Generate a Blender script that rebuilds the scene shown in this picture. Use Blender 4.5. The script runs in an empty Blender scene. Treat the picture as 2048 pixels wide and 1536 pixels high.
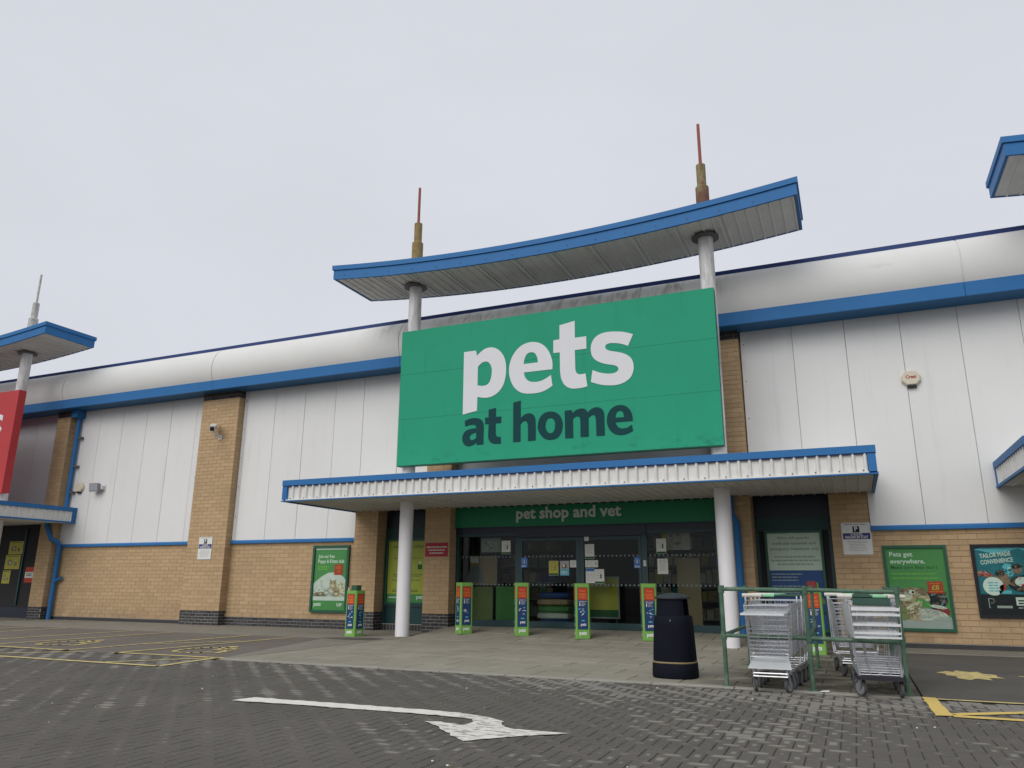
import bpy, bmesh, math, random
from mathutils import Vector, Matrix
random.seed(7)
R = math.radians
scene = bpy.context.scene
COL = scene.collection

# ---------------------------------------------------------------- camera
YAW, PITCH, ROLL, FPX = R(-23.7439), R(14.8506), R(0.3166), 1513.32
cy, sy, cp, sp = math.cos(YAW), math.sin(YAW), math.cos(PITCH), math.sin(PITCH)
Fw = Vector((sy*cp, cy*cp, sp))
Rt = Vector((cy, -sy, 0)); Up = Rt.cross(Fw)
cr, sr = math.cos(ROLL), math.sin(ROLL)
Rt, Up = cr*Rt + sr*Up, -sr*Rt + cr*Up
cam = bpy.data.cameras.new('camera')
cam_ob = bpy.data.objects.new('camera', cam); COL.objects.link(cam_ob)
m3 = Matrix((Rt, Up, -Fw)).transposed()
cam_ob.matrix_world = Matrix.Translation((0, -16.0174, 1.0695)) @ m3.to_4x4()
cam.sensor_width = 36; cam.lens = 36*FPX/2048
cam.clip_start = 0.1; cam.clip_end = 2000
scene.camera = cam_ob
scene.render.resolution_x, scene.render.resolution_y = 1024, 768

# ---------------------------------------------------------------- sky, light
SUN_EL, SUN_AZ = R(38), R(196)          # azimuth: clockwise from +Y
world = bpy.data.worlds.new('World'); scene.world = world
world.use_nodes = True
wn, wl = world.node_tree.nodes, world.node_tree.links
wn.clear()
wout = wn.new('ShaderNodeOutputWorld'); wbg = wn.new('ShaderNodeBackground')
sky = wn.new('ShaderNodeTexSky'); sky.sky_type = 'NISHITA'; sky.sun_disc = False
sky.sun_elevation = SUN_EL; sky.sun_rotation = SUN_AZ; sky.dust_density = 4; sky.air_density = 1
hsv = wn.new('ShaderNodeHueSaturation'); hsv.inputs['Saturation'].default_value = 0.45
mixw = wn.new('ShaderNodeMix'); mixw.data_type = 'RGBA'
mixw.inputs[0].default_value = 0.90
# thick cloud deck with faint soft structure
wtc = wn.new('ShaderNodeTexCoord'); wmp = wn.new('ShaderNodeMapping'); wmp.inputs['Scale'].default_value = (1.0, 1.0, 2.6)
wnz = wn.new('ShaderNodeTexNoise'); wnz.inputs['Scale'].default_value = 1.5; wnz.inputs['Detail'].default_value = 5; wnz.inputs['Roughness'].default_value = .5
wl.new(wtc.outputs['Generated'], wmp.inputs['Vector']); wl.new(wmp.outputs[0], wnz.inputs['Vector'])
wmr = wn.new('ShaderNodeMapRange'); wmr.inputs[1].default_value = .3; wmr.inputs[2].default_value = .7; wmr.inputs[3].default_value = .955; wmr.inputs[4].default_value = 1.045
wl.new(wnz.outputs[0], wmr.inputs[0])
wvm = wn.new('ShaderNodeVectorMath'); wvm.operation = 'SCALE'; wvm.inputs[0].default_value = (6.55, 6.75, 7.3); wl.new(wmr.outputs[0], wvm.inputs['Scale'])
wl.new(wvm.outputs[0], mixw.inputs[7])
wl.new(sky.outputs[0], hsv.inputs['Color']); wl.new(hsv.outputs[0], mixw.inputs[6])
wl.new(mixw.outputs[2], wbg.inputs[0]); wbg.inputs[1].default_value = 0.10
wl.new(wbg.outputs[0], wout.inputs[0])
sun = bpy.data.lights.new('sun', 'SUN'); sun.energy = 1.5; sun.angle = R(50); sun.color = (1, 0.975, 0.94)
sun_ob = bpy.data.objects.new('sun', sun); COL.objects.link(sun_ob)
sd = Vector((math.sin(SUN_AZ)*math.cos(SUN_EL), math.cos(SUN_AZ)*math.cos(SUN_EL), math.sin(SUN_EL)))
sun_ob.rotation_euler = sd.to_track_quat('Z', 'Y').to_euler(); sun_ob.location = (0, -30, 40)
scene.view_settings.view_transform = 'Standard'; scene.view_settings.look = 'None'
scene.view_settings.gamma = 1; scene.view_settings.exposure = 0.14
scene.view_settings.use_curve_mapping = False

# ---------------------------------------------------------------- materials
def M(name, col, rough=0.6, var=0.12, scale=3.0, spec=0.3, metal=0.0, bump=0.0, bscale=60, piece=0.0, fine=0.0):
    m = bpy.data.materials.new(name); m.use_nodes = True
    nt = m.node_tree; n, l = nt.nodes, nt.links
    b = n['Principled BSDF']
    b.inputs['Roughness'].default_value = rough; b.inputs['Metallic'].default_value = metal
    b.inputs['Specular IOR Level'].default_value = spec
    geo = n.new('ShaderNodeNewGeometry')
    tex = n.new('ShaderNodeTexNoise'); tex.inputs['Scale'].default_value = scale
    tex.inputs['Detail'].default_value = 6; tex.inputs['Roughness'].default_value = 0.65
    l.new(geo.outputs['Position'], tex.inputs['Vector'])
    mr = n.new('ShaderNodeMapRange'); mr.inputs[1].default_value = 0.25; mr.inputs[2].default_value = 0.75
    mr.inputs[3].default_value = 1-var; mr.inputs[4].default_value = 1+var
    l.new(tex.outputs[0], mr.inputs[0]); val = mr.outputs[0]
    if fine:
        t2 = n.new('ShaderNodeTexNoise'); t2.inputs['Scale'].default_value = bscale; t2.inputs['Detail'].default_value = 3
        l.new(geo.outputs['Position'], t2.inputs['Vector'])
        m2 = n.new('ShaderNodeMapRange'); m2.inputs[1].default_value = .25; m2.inputs[2].default_value = .75
        m2.inputs[3].default_value = 1-fine; m2.inputs[4].default_value = 1+fine; l.new(t2.outputs[0], m2.inputs[0])
        mu = n.new('ShaderNodeMath'); mu.operation = 'MULTIPLY'; l.new(val, mu.inputs[0]); l.new(m2.outputs[0], mu.inputs[1]); val = mu.outputs[0]
    if piece:
        oi = n.new('ShaderNodeObjectInfo')
        ad = n.new('ShaderNodeMath'); ad.operation = 'ADD'
        l.new(oi.outputs['Random'], ad.inputs[0]); l.new(geo.outputs['Random Per Island'], ad.inputs[1])
        fr = n.new('ShaderNodeMath'); fr.operation = 'FRACT'; l.new(ad.outputs[0], fr.inputs[0])
        m3_ = n.new('ShaderNodeMapRange'); m3_.inputs[3].default_value = 1-piece; m3_.inputs[4].default_value = 1+piece
        l.new(fr.outputs[0], m3_.inputs[0])
        mu = n.new('ShaderNodeMath'); mu.operation = 'MULTIPLY'; l.new(val, mu.inputs[0]); l.new(m3_.outputs[0], mu.inputs[1]); val = mu.outputs[0]
    vm = n.new('ShaderNodeVectorMath'); vm.operation = 'SCALE'
    vm.inputs[0].default_value = col[:3]; l.new(val, vm.inputs['Scale'])
    l.new(vm.outputs[0], b.inputs['Base Color'])
    if bump:
        bt = n.new('ShaderNodeTexNoise'); bt.inputs['Scale'].default_value = bscale; bt.inputs['Detail'].default_value = 4
        l.new(geo.outputs['Position'], bt.inputs['Vector'])
        bp = n.new('ShaderNodeBump'); bp.inputs['Strength'].default_value = bump; bp.inputs['Distance'].default_value = 0.01
        l.new(bt.outputs[0], bp.inputs['Height']); l.new(bp.outputs[0], b.inputs['Normal'])
    m['vm'] = vm.name; m['bs'] = b.name
    return m

def stain_or_shade(m, col, scale=(1, 1, 1), lo=0.5, hi=0.7, amt=0.8, xr=None, zr=None, xr2=None, detail=6):
    """mix a dirt or painted shade colour over a material through a stretched noise mask, optionally fading in over an X or Z range (place of the mark)"""
    nt = m.node_tree; n, l = nt.nodes, nt.links
    b = n['Principled BSDF']; src = b.inputs['Base Color'].links[0].from_socket
    geo = n.new('ShaderNodeNewGeometry'); mp = n.new('ShaderNodeMapping'); mp.inputs['Scale'].default_value = scale
    l.new(geo.outputs['Position'], mp.inputs['Vector'])
    t = n.new('ShaderNodeTexNoise'); t.inputs['Scale'].default_value = 1; t.inputs['Detail'].default_value = detail; t.inputs['Roughness'].default_value = .7
    l.new(mp.outputs[0], t.inputs['Vector'])
    mr = n.new('ShaderNodeMapRange'); mr.inputs[1].default_value = lo; mr.inputs[2].default_value = hi; mr.inputs[4].default_value = amt
    l.new(t.outputs[0], mr.inputs[0]); val = mr.outputs[0]
    for ax, rg in (('X', xr), ('X', xr2), ('Z', zr)):
        if rg:
            sx = n.new('ShaderNodeSeparateXYZ'); l.new(geo.outputs['Position'], sx.inputs[0])
            k = n.new('ShaderNodeMapRange'); k.inputs[1].default_value = rg[0]; k.inputs[2].default_value = rg[1]
            k.interpolation_type = 'SMOOTHSTEP'; l.new(sx.outputs[ax], k.inputs[0])
            mu = n.new('ShaderNodeMath'); mu.operation = 'MULTIPLY'; l.new(val, mu.inputs[0]); l.new(k.outputs[0], mu.inputs[1]); val = mu.outputs[0]
    mx = n.new('ShaderNodeMix'); mx.data_type = 'RGBA'
    l.new(val, mx.inputs[0]); l.new(src, mx.inputs[6]); mx.inputs[7].default_value = (*col, 1)
    l.new(mx.outputs[2], b.inputs['Base Color'])
    return m

def glass(name, tint=0.85, gl=0.02, ior=1.24):
    m = bpy.data.materials.new(name); m.use_nodes = True
    n, l = m.node_tree.nodes, m.node_tree.links; n.clear()
    o = n.new('ShaderNodeOutputMaterial'); t = n.new('ShaderNodeBsdfTransparent'); t.inputs[0].default_value = (tint*.95, tint, tint*.97, 1)
    g = n.new('ShaderNodeBsdfGlossy'); g.inputs['Roughness'].default_value = gl
    f = n.new('ShaderNodeFresnel'); f.inputs[0].default_value = ior
    x = n.new('ShaderNodeMixShader'); l.new(f.outputs[0], x.inputs[0]); l.new(t.outputs[0], x.inputs[1]); l.new(g.outputs[0], x.inputs[2])
    l.new(x.outputs[0], o.inputs[0]); return m

m_brick = M('buff_brick', (0.455, 0.322, 0.188), 0.9, 0.11, 0.45, 0.1, bump=.25, bscale=90, piece=0.07, fine=.06)
m_mortar = M('buff_mortar', (0.36, 0.25, 0.155), 0.95, 0.12, 2, 0.1)
stain_or_shade(m_brick, (0.29, 0.20, 0.125), (.30, .30, 9), .54, .76, .55)
stain_or_shade(m_brick, (0.22, 0.165, 0.105), (3, 3, 3), .38, .68, .55, zr=(.75, .1))  # wall foot darkened: painted contact shade together with dirt and damp
m_dbrick = M('blue_black_brick', (0.045, 0.043, 0.045), 0.7, 0.2, 3, 0.3, bump=.25, piece=.3)
m_dmortar = M('grey_mortar', (0.30, 0.29, 0.27), 0.95, 0.15, 5, 0.1)
m_clad = M('white_cladding', (0.70, 0.70, 0.685), 0.5, 0.03, 0.6, 0.2, piece=.012)
stain_or_shade(m_clad, (0.40, 0.40, 0.37), (5, 5, .35), .56, .82, .32)
m_clad_b = M('grey_seam_backing', (0.50, 0.50, 0.49), 0.9)  # plain grey backing that shows through the open panel joints
m_grey = M('grey_recess_cladding', (0.56, 0.57, 0.58), 0.55, 0.06, .8, piece=.02)
m_trimw = M('white_trim', (0.7, 0.7, 0.69), 0.45, 0.08, 4)
m_blue = M('blue_powder_coat', (0.030, 0.150, 0.370), 0.5, 0.06, 1.5, 0.18)
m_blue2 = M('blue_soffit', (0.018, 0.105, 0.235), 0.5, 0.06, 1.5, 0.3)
m_navy = M('navy_capping', (0.022, 0.045, 0.16), 0.5, 0.1, 1)
m_barrel = M('white_barrel_roof', (0.66, 0.66, 0.64), 0.6, 0.05, .7, 0.15, bump=.12, bscale=9)
stain_or_shade(m_barrel, (0.34, 0.335, 0.30), (.7, 3.5, 3.5), .58, .8, .4)
stain_or_shade(m_barrel, (0.20, 0.19, 0.135), (5, 1.2, 1.2), .47, .70, .85, xr=(-10.8, -9.7), xr2=(-1.2, -2.4), zr=(6.75, 7.35))
m_corr = M('white_corrugated_sheet', (0.66, 0.655, 0.63), 0.5, 0.06, 3, 0.3)
stain_or_shade(m_corr, (0.33, 0.315, 0.28), (7, 7, 3), .56, .76, .6)
m_soff = M('grey_white_soffit_sheet', (0.62, 0.61, 0.58), 0.6, 0.08, 1.5, 0.25)
stain_or_shade(m_soff, (0.34, 0.33, 0.30), (4, .8, 1), .55, .8, .6)
m_dksoff = M('dark_edge', (0.05, 0.045, 0.045), 0.7)
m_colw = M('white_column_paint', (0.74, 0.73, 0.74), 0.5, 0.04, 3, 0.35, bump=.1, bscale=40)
stain_or_shade(m_colw, (0.30, 0.30, 0.275), (7, 7, 1.1), .42, .66, .8, zr=(2.9, 4.0))
stain_or_shade(m_colw, (0.22, 0.18, 0.13), (12, 12, 9), .55, .7, .8, zr=(0.16, 0.0))
m_collar = M('column_collar', (0.12, 0.115, 0.12), 0.6, .2, 8)
m_rust = M('rusty_spire_paint', (0.17, 0.075, 0.05), 0.85, 0.3, 14)
m_rustmoss = M('mossy_rust', (0.17, 0.085, 0.055), 0.9, 0.3, 14); stain_or_shade(m_rustmoss, (0.27, 0.24, 0.12), (10, 10, 5), .40, .55, .95, zr=(8.7, 9.1))
m_ochre = M('ochre_lichen_metal', (0.28, 0.20, 0.085), 0.9, 0.25, 12); stain_or_shade(m_ochre, (0.16, 0.12, 0.06), (12, 12, 6), .5, .7, .7)
m_rod = M('red_lead_rod', (0.30, 0.10, 0.075), 0.8, 0.25, 10)
m_pale = M('pale_grey_spire', (0.5, 0.49, 0.45), 0.7, 0.2, 8); stain_or_shade(m_pale, (0.25, 0.24, 0.16), (12, 12, 6), .5, .65, .8)
m_green = M('green_sign_panel', (0.024, 0.295, 0.172), 0.6, 0.05, .9, 0.12)
stain_or_shade(m_green, (0.012, 0.12, 0.07), (2.5, 2.5, 5), .53, .70, .65, zr=(3.95, 3.6))
stain_or_shade(m_green, (0.010, 0.16, 0.09), (4.5, 4.5, .45), .60, .80, .35)
m_greene = M('green_sign_edge', (0.008, 0.10, 0.055), 0.5)
m_lett = M('white_vinyl_letter', (0.66, 0.665, 0.685), 0.6, 0.03, 2, .15)
m_dlett = M('dark_teal_letter', (0.006, 0.048, 0.053), 0.6, 0.05, 2, .12)
m_red = M('red_sign_panel', (0.44, 0.045, 0.05), 0.55, 0.05, 1, .2)
m_fgreen = M('dark_green_header', (0.008, 0.17, 0.075), 0.45, .05, 1)
m_fgrey = M('dull_grey_letter', (0.50, 0.54, 0.51), 0.6, .05)
m_frame = M('dark_teal_window_frame', (0.012, 0.045, 0.05), 0.4, .08, 2, .4)
m_dkpanel = M('dark_spandrel_panel', (0.010, 0.016, 0.03), 0.4, .1, 1, .4)
m_tealpanel = M('dark_green_spandrel', (0.012, 0.05, 0.05), 0.45, .1, 1, .3)
m_pframe = M('green_poster_frame', (0.010, 0.085, 0.045), 0.45, .1, 2, .4)
m_glass = glass('window_glass'); m_pglass = glass('poster_glass', .99, .05, 1.12)
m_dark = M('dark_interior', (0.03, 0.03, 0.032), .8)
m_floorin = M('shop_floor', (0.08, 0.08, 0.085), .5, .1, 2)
P = {}
def pm(k, c, r=.5, var=.05, sc=4): P[k] = M('print_'+k, c, r, var, sc, .25)
pm('green', (0.085, 0.255, 0.082)); pm('lime', (0.20, 0.45, 0.05)); pm('white', (0.68, 0.69, 0.66)); pm('yellow', (0.44, 0.40, 0.06))
pm('red', (0.45, 0.05, 0.025)); pm('orange', (0.62, 0.17, 0.03)); pm('navy', (0.018, 0.045, 0.14)); pm('blue', (0.03, 0.07, 0.25))
pm('dkgreen', (0.02, 0.10, 0.03)); pm('black', (0.015, 0.015, 0.02)); pm('grey', (0.36, 0.36, 0.36)); pm('brown', (0.22, 0.14, 0.09), var=.35, sc=14)
pm('tan', (0.42, 0.30, 0.19), var=.3, sc=16); pm('fur', (0.45, 0.42, 0.38), var=.25, sc=16); pm('cream', (0.60, 0.53, 0.40), var=.2, sc=14)
pm('teal', (0.02, 0.15, 0.20), var=.3, sc=5); pm('skyblue', (0.12, 0.42, 0.52), var=.2); pm('skin', (0.30, 0.15, 0.11), var=.3, sc=16)
pm('olive', (0.19, 0.23, 0.09)); pm('panelwhite', (0.62, 0.63, 0.58)); pm('cushion', (0.60, 0.58, 0.57), var=.12, sc=7); pm('purple', (.05, .05, .17))
pm('bluesign', (0.03, 0.13, 0.42)); pm('maroon', (0.30, 0.02, 0.03)); pm('bag', (.16, .18, .20)); pm('card', (0.30, 0.22, 0.13))
m_boll = M('lime_green_plastic', (0.175, 0.375, 0.08), .5, .06, 3, .3)
m_bollcap = M('dark_green_cap', (0.03, 0.09, 0.05), .5)
m_redcap = M('dark_red_cap', (0.16, 0.02, 0.02), .5)
m_bin = M('black_bin_plastic', (0.006, 0.007, 0.013), .7, .15, 6, .1)
m_bin2 = M('bin_lid_plastic', (0.025, 0.03, 0.036), .55, .15, 6, .3)
m_gold = M('gold_band', (0.26, 0.20, 0.10), .5, .1, 5, .3)
m_rail = M('green_painted_tube', (0.06, 0.125, 0.08), .55, .2, 9, .35); stain_or_shade(m_rail, (0.20, 0.24, 0.19), (9, 9, 9), .5, .7, .6)
m_chrome = M('zinc_wire', (0.56, 0.57, 0.59), .34, .15, 20, .5, metal=.85)
m_zincplate = M('zinc_plate', (0.66, 0.68, 0.69), .42, .1, 6, .5, metal=.4)
m_rubber = M('grey_rubber', (0.07, 0.07, 0.075), .7, .15, 20)
m_fork = M('castor_fork', (0.32, 0.33, 0.34), .4, .1, 20, .5, metal=.6)
m_plastic = M('black_plastic', (0.02, 0.018, 0.026), .5, .1, 8)
m_grip = M('white_grip', (0.62, 0.59, 0.53), .6, .1, 10)
m_hgreen = M('green_handle', (0.015, 0.06, 0.04), .45); m_hlime = M('mint_label', (0.25, 0.55, 0.32), .5)
m_camw = M('camera_white', (0.66, 0.66, 0.66), .4); m_cream = M('aged_cream_plastic', (0.62, 0.56, 0.44), .5, .06, 6)
m_lamp = M('floodlight_grey', (0.25, 0.25, 0.26), .5)
m_lampglass = M('floodlight_glass', (0.32, 0.33, 0.36), .2, spec=.5)
m_asph = M('asphalt', (0.108, 0.101, 0.090), .9, .18, 1.2, .1, bump=.35, bscale=120, fine=.22)
m_bay = M('red_brown_tarmac', (0.158, 0.138, 0.120), .9, .16, .9, .1, bump=.3, bscale=120, fine=.18)
stain_or_shade(m_bay, (0.17, 0.16, 0.14), (.7, 1.6, 1), .5, .72, .6)
m_path = M('pale_concrete_path', (0.22, 0.205, 0.17), .9, .14, 1.1, .15, bump=.25, bscale=90, fine=.15)
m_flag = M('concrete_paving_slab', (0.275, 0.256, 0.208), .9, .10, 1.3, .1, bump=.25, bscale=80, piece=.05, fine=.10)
stain_or_shade(m_flag, (0.16, 0.15, 0.12), (.9, .9, 1), .52, .72, .5)
stain_or_shade(m_flag, (0.06, 0.056, 0.036), (2.5, 2.5, 1), .30, .55, .85, xr=(-2.2, -1.0))
m_kerb = M('pale_kerb_stone', (0.29, 0.28, 0.24), .9, .12, 2, .15, bump=.2, piece=.06)
m_joint = M('dark_joint', (0.085, 0.079, 0.068), .95, .2, 4)
m_ypaint = M('yellow_road_paint', (0.60, 0.49, 0.21), .75, .12, 5, .2); stain_or_shade(m_ypaint, (0.11, 0.10, 0.085), (9, 9, 1), .47, .66, .65)
m_ypaint2 = M('bright_yellow_road_paint', (0.62, 0.46, 0.14), .75, .1, 5, .2); stain_or_shade(m_ypaint2, (0.12, 0.11, 0.09), (9, 9, 1), .58, .70, .6)
m_wpaint = M('white_road_paint', (0.70, 0.68, 0.62), .75, .08, 5, .2); stain_or_shade(m_wpaint, (0.09, 0.085, 0.08), (14, 30, 1), .58, .66, .8)
stain_or_shade(m_wpaint, (0.10, 0.095, 0.085), (7, 24, 1), .50, .58, .75, xr=(-3.6, -2.9))
m_litter = M('litter_white', (.62, .62, .6), .7)

def paver_material():
    m = M('block_paver', (1, 1, 1), .85, .14, 1.1, .1, bump=.35, bscale=110, fine=.12)
    n, l = m.node_tree.nodes, m.node_tree.links
    b = n['Principled BSDF']; src = b.inputs['Base Color'].links[0].from_socket
    geo = n.new('ShaderNodeNewGeometry'); oi = n.new('ShaderNodeObjectInfo')
    ad = n.new('ShaderNodeMath'); ad.operation = 'ADD'; l.new(oi.outputs['Random'], ad.inputs[0]); l.new(geo.outputs['Random Per Island'], ad.inputs[1])
    fr = n.new('ShaderNodeMath'); fr.operation = 'FRACT'; l.new(ad.outputs[0], fr.inputs[0])
    # damp patches lie where the surface holds water; every block dries from its middle outwards
    def math_(op, p, q):
        k = n.new('ShaderNodeMath'); k.operation = op
        for s_, v_ in zip(k.inputs, (p, q)):
            if isinstance(v_, (int, float)): s_.default_value = v_
            elif v_ is not None: l.new(v_, s_)
        return k.outputs[0]
    def rng(v, a0, a1, b0, b1):
        k = n.new('ShaderNodeMapRange'); k.interpolation_type = 'SMOOTHSTEP'
        for s_, q in zip(k.inputs[1:5], (a0, a1, b0, b1)): s_.default_value = q
        l.new(v, k.inputs[0]); return k.outputs[0]
    nz = n.new('ShaderNodeTexNoise'); nz.inputs['Scale'].default_value = .6; nz.inputs['Detail'].default_value = 3
    l.new(geo.outputs['Position'], nz.inputs['Vector'])
    sx = n.new('ShaderNodeSeparateXYZ'); l.new(geo.outputs['Position'], sx.inputs[0])
    right = rng(sx.outputs['X'], -4.2, -2.4, -.10, .09)
    kerb = rng(sx.outputs['Y'], -9.0, -7.5, 0, .24)
    near = rng(sx.outputs['Y'], -12.5, -11.0, -.12, 0)
    dry = math_('ADD', math_('ADD', math_('ADD', nz.outputs[0], right), kerb), near)
    dry = math_('ADD', dry, math_('MULTIPLY', math_('SUBTRACT', fr.outputs[0], .5), .22))
    at = n.new('ShaderNodeAttribute'); at.attribute_name = 'blk'
    ab = n.new('ShaderNodeVectorMath'); ab.operation = 'ABSOLUTE'; l.new(at.outputs['Vector'], ab.inputs[0])
    s2 = n.new('ShaderNodeSeparateXYZ'); l.new(ab.outputs[0], s2.inputs[0])
    s3 = n.new('ShaderNodeSeparateXYZ'); l.new(at.outputs['Vector'], s3.inputs[0])
    lean = math_('MULTIPLY', s3.outputs['Z'], rng(sx.outputs['X'], -5.0, -2.8, .13, .03))
    dry = math_('ADD', math_('ADD', dry, lean), rng(sx.outputs['X'], -6.0, -4.0, .03, 0))
    edge = math_('MAXIMUM', s2.outputs['X'], s2.outputs['Y'])
    core = rng(dry, .50, 1.02, 0.0, 1.25)
    inside = n.new('ShaderNodeMapRange'); inside.interpolation_type = 'SMOOTHSTEP'
    l.new(math_('SUBTRACT', core, edge), inside.inputs[0]); inside.inputs[1].default_value = -.22; inside.inputs[2].default_value = .18
    dried = math_('MULTIPLY', inside.outputs[0], rng(dry, .48, .62, 0, 1))  # pale dried middle of each block
    mx = n.new('ShaderNodeMix'); mx.data_type = 'RGBA'; l.new(dried, mx.inputs[0])
    mx.inputs[6].default_value = (0.114, 0.106, 0.094, 1); mx.inputs[7].default_value = (0.222, 0.210, 0.186, 1)
    mu = n.new('ShaderNodeMix'); mu.data_type = 'RGBA'; mu.blend_type = 'MULTIPLY'; mu.inputs[0].default_value = 1
    l.new(mx.outputs[2], mu.inputs[6]); l.new(src, mu.inputs[7]); l.new(mu.outputs[2], b.inputs['Base Color'])
    return m
m_paver = paver_material()

# ---------------------------------------------------------------- helpers
ORG = {}
def thing(name, label, cat, loc=(0, 0, 0), group=None, kind=None):
    o = bpy.data.objects.new(name, None); COL.objects.link(o); o.location = loc; o.empty_display_size = .2
    ORG[o] = Vector(loc); tag(o, label, cat, group, kind); return o
def tag(o, label=None, cat=None, group=None, kind=None):
    if label: o['label'] = label
    if cat: o['category'] = cat
    if group: o['group'] = group
    if kind: o['kind'] = kind
    return o

class MB:
    def __init__(s): s.v = []; s.f = []; s.m = []; s.mats = []
    def mi(s, m):
        if m not in s.mats: s.mats.append(m)
        return s.mats.index(m)
    def face(s, pts, m):
        i = len(s.v); s.v += [tuple(p) for p in pts]; s.f.append(tuple(range(i, i+len(pts)))); s.m.append(s.mi(m)); return s
    def raw(s, vs, fs, m):
        i = len(s.v); s.v += [tuple(p) for p in vs]; k = s.mi(m)
        for f in fs: s.f.append(tuple(a+i for a in f)); s.m.append(k)
        return s
    def box(s, x0, x1, y0, y1, z0, z1, m, ch=0):
        if ch:
            # chamfer the four upright edges and the top
            a = [(x0, y0+ch), (x0+ch, y0), (x1-ch, y0), (x1, y0+ch), (x1, y1-ch), (x1-ch, y1), (x0+ch, y1), (x0, y1-ch)]
            return s.prism_z(a, z0, z1, m)
        v = [(x0, y0, z0), (x1, y0, z0), (x1, y1, z0), (x0, y1, z0), (x0, y0, z1), (x1, y0, z1), (x1, y1, z1), (x0, y1, z1)]
        return s.raw(v, [(0, 3, 2, 1), (4, 5, 6, 7), (0, 1, 5, 4), (1, 2, 6, 5), (2, 3, 7, 6), (3, 0, 4, 7)], m)
    def hexa(s, v, m):
        return s.raw(v, [(0, 3, 2, 1), (4, 5, 6, 7), (0, 1, 5, 4), (1, 2, 6, 5), (2, 3, 7, 6), (3, 0, 4, 7)], m)
    def prism_z(s, pts, z0, z1, m):
        n = len(pts); v = [(x, y, z0) for x, y in pts]+[(x, y, z1) for x, y in pts]
        return s.raw(v, [tuple(range(n-1, -1, -1)), tuple(range(n, 2*n))]+[(i, (i+1) % n, n+(i+1) % n, n+i) for i in range(n)], m)
    def prism_y(s, pts, y0, y1, m):
        """pts in (x,z), front at y0"""
        n = len(pts); v = [(x, y0, z) for x, z in pts]+[(x, y1, z) for x, z in pts]
        return s.raw(v, [tuple(range(n)), tuple(range(2*n-1, n-1, -1))]+[(i, n+i, n+(i+1) % n, (i+1) % n) for i in range(n)], m)
    def prism_x(s, pts, x0, x1, m):
        """pts in (y,z)"""
        n = len(pts); v = [(x0, y, z) for y, z in pts]+[(x1, y, z) for y, z in pts]
        return s.raw(v, [tuple(range(n)), tuple(range(2*n-1, n-1, -1))]+[(i, n+i, n+(i+1) % n, (i+1) % n) for i in range(n)], m)
    def tube(s, pts, r, m, n=6, cap=True):
        pts = [Vector(p) for p in pts]; N = len(pts); i0 = len(s.v); rings = []
        prev = None
        for i, p in enumerate(pts):
            d = (pts[min(i+1, N-1)]-pts[max(i-1, 0)]).normalized()
            if prev is None:
                a = d.cross(Vector((0, 0, 1)))
                if a.length < .1: a = d.cross(Vector((1, 0, 0)))
            else: a = prev-d*prev.dot(d)
            a.normalize(); prev = a; b = d.cross(a)
            rr = r[i] if isinstance(r, (list, tuple)) else r
            rings.append([p+(a*math.cos(2*math.pi*k/n)+b*math.sin(2*math.pi*k/n))*rr for k in range(n)])
        vs = [q for g in rings for q in g]
        fs = [(i*n+k, i*n+(k+1) % n, (i+1)*n+(k+1) % n, (i+1)*n+k) for i in range(N-1) for k in range(n)]
        if cap: fs += [tuple(range(n-1, -1, -1)), tuple((N-1)*n+k for k in range(n))]
        return s.raw(vs, fs, m)
    def lathe(s, prof, c, m, n=20, sq=2.0, ax=1.0):
        """prof: (r,z); superellipse exponent sq"""
        vs = []
        for r, z in prof:
            for k in range(n):
                t = 2*math.pi*k/n; ct, st = math.cos(t), math.sin(t)
                e = (abs(ct)**sq+abs(st)**sq)**(-1/sq)
                vs.append((c[0]+r*ct*e*ax, c[1]+r*st*e, c[2]+z))
        N = len(prof)
        fs = [(i*n+k, i*n+(k+1) % n, (i+1)*n+(k+1) % n, (i+1)*n+k) for i in range(N-1) for k in range(n)]
        fs += [tuple(range(n-1, -1, -1)), tuple((N-1)*n+k for k in range(n))]
        return s.raw(vs, fs, m)
    def add_mesh(s, me, fn, m):
        vs = [fn(v.co) for v in me.vertices]; return s.raw(vs, [tuple(p.vertices) for p in me.polygons], m)
    def corr(s, a0, a1, pitch, w, h, fn, t0, t1, m):
        """corrugated sheet: profile along a, ribs of height h; fn(a,h,t)->xyz"""
        n = max(1, round((a1-a0)/pitch)); p = (a1-a0)/n; pr = []
        for i in range(n):
            b = a0+i*p
            pr += [(b, 0), (b+p-w, 0), (b+p-w*.78, h*.8), (b+p-w*.5, h), (b+p-w*.22, h*.8)]
        pr.append((a1, 0)); N = len(pr)
        vs = [fn(a, hh, t0) for a, hh in pr]+[fn(a, hh, t1) for a, hh in pr]
        return s.raw(vs, [(i, i+1, N+i+1, N+i) for i in range(N-1)], m)
    def build(s, name, parent=None, smooth=False, origin=None, kind=None, label=None):
        o_ = Vector((0, 0, 0))
        if parent is not None:
            q = parent
            while q.parent: q = q.parent
            o_ = ORG.get(q, Vector((0, 0, 0)))
        if origin is not None: o_ = Vector(origin)
        me = bpy.data.meshes.new(name)
        me.from_pydata([(x-o_.x, y-o_.y, z-o_.z) for x, y, z in s.v], [], s.f)
        for m in s.mats: me.materials.append(m)
        me.polygons.foreach_set('material_index', s.m)
        if smooth: me.polygons.foreach_set('use_smooth', [True]*len(s.f))
        bm = bmesh.new(); bm.from_mesh(me); bmesh.ops.recalc_face_normals(bm, faces=bm.faces) if not name.startswith('~') else None
        bm.to_mesh(me); bm.free()
        if smooth:
            try: me.set_sharp_from_angle(angle=R(35))
            except Exception: pass
        ob = bpy.data.objects.new(name, me); COL.objects.link(ob)
        if parent is not None: ob.parent = parent
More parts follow.
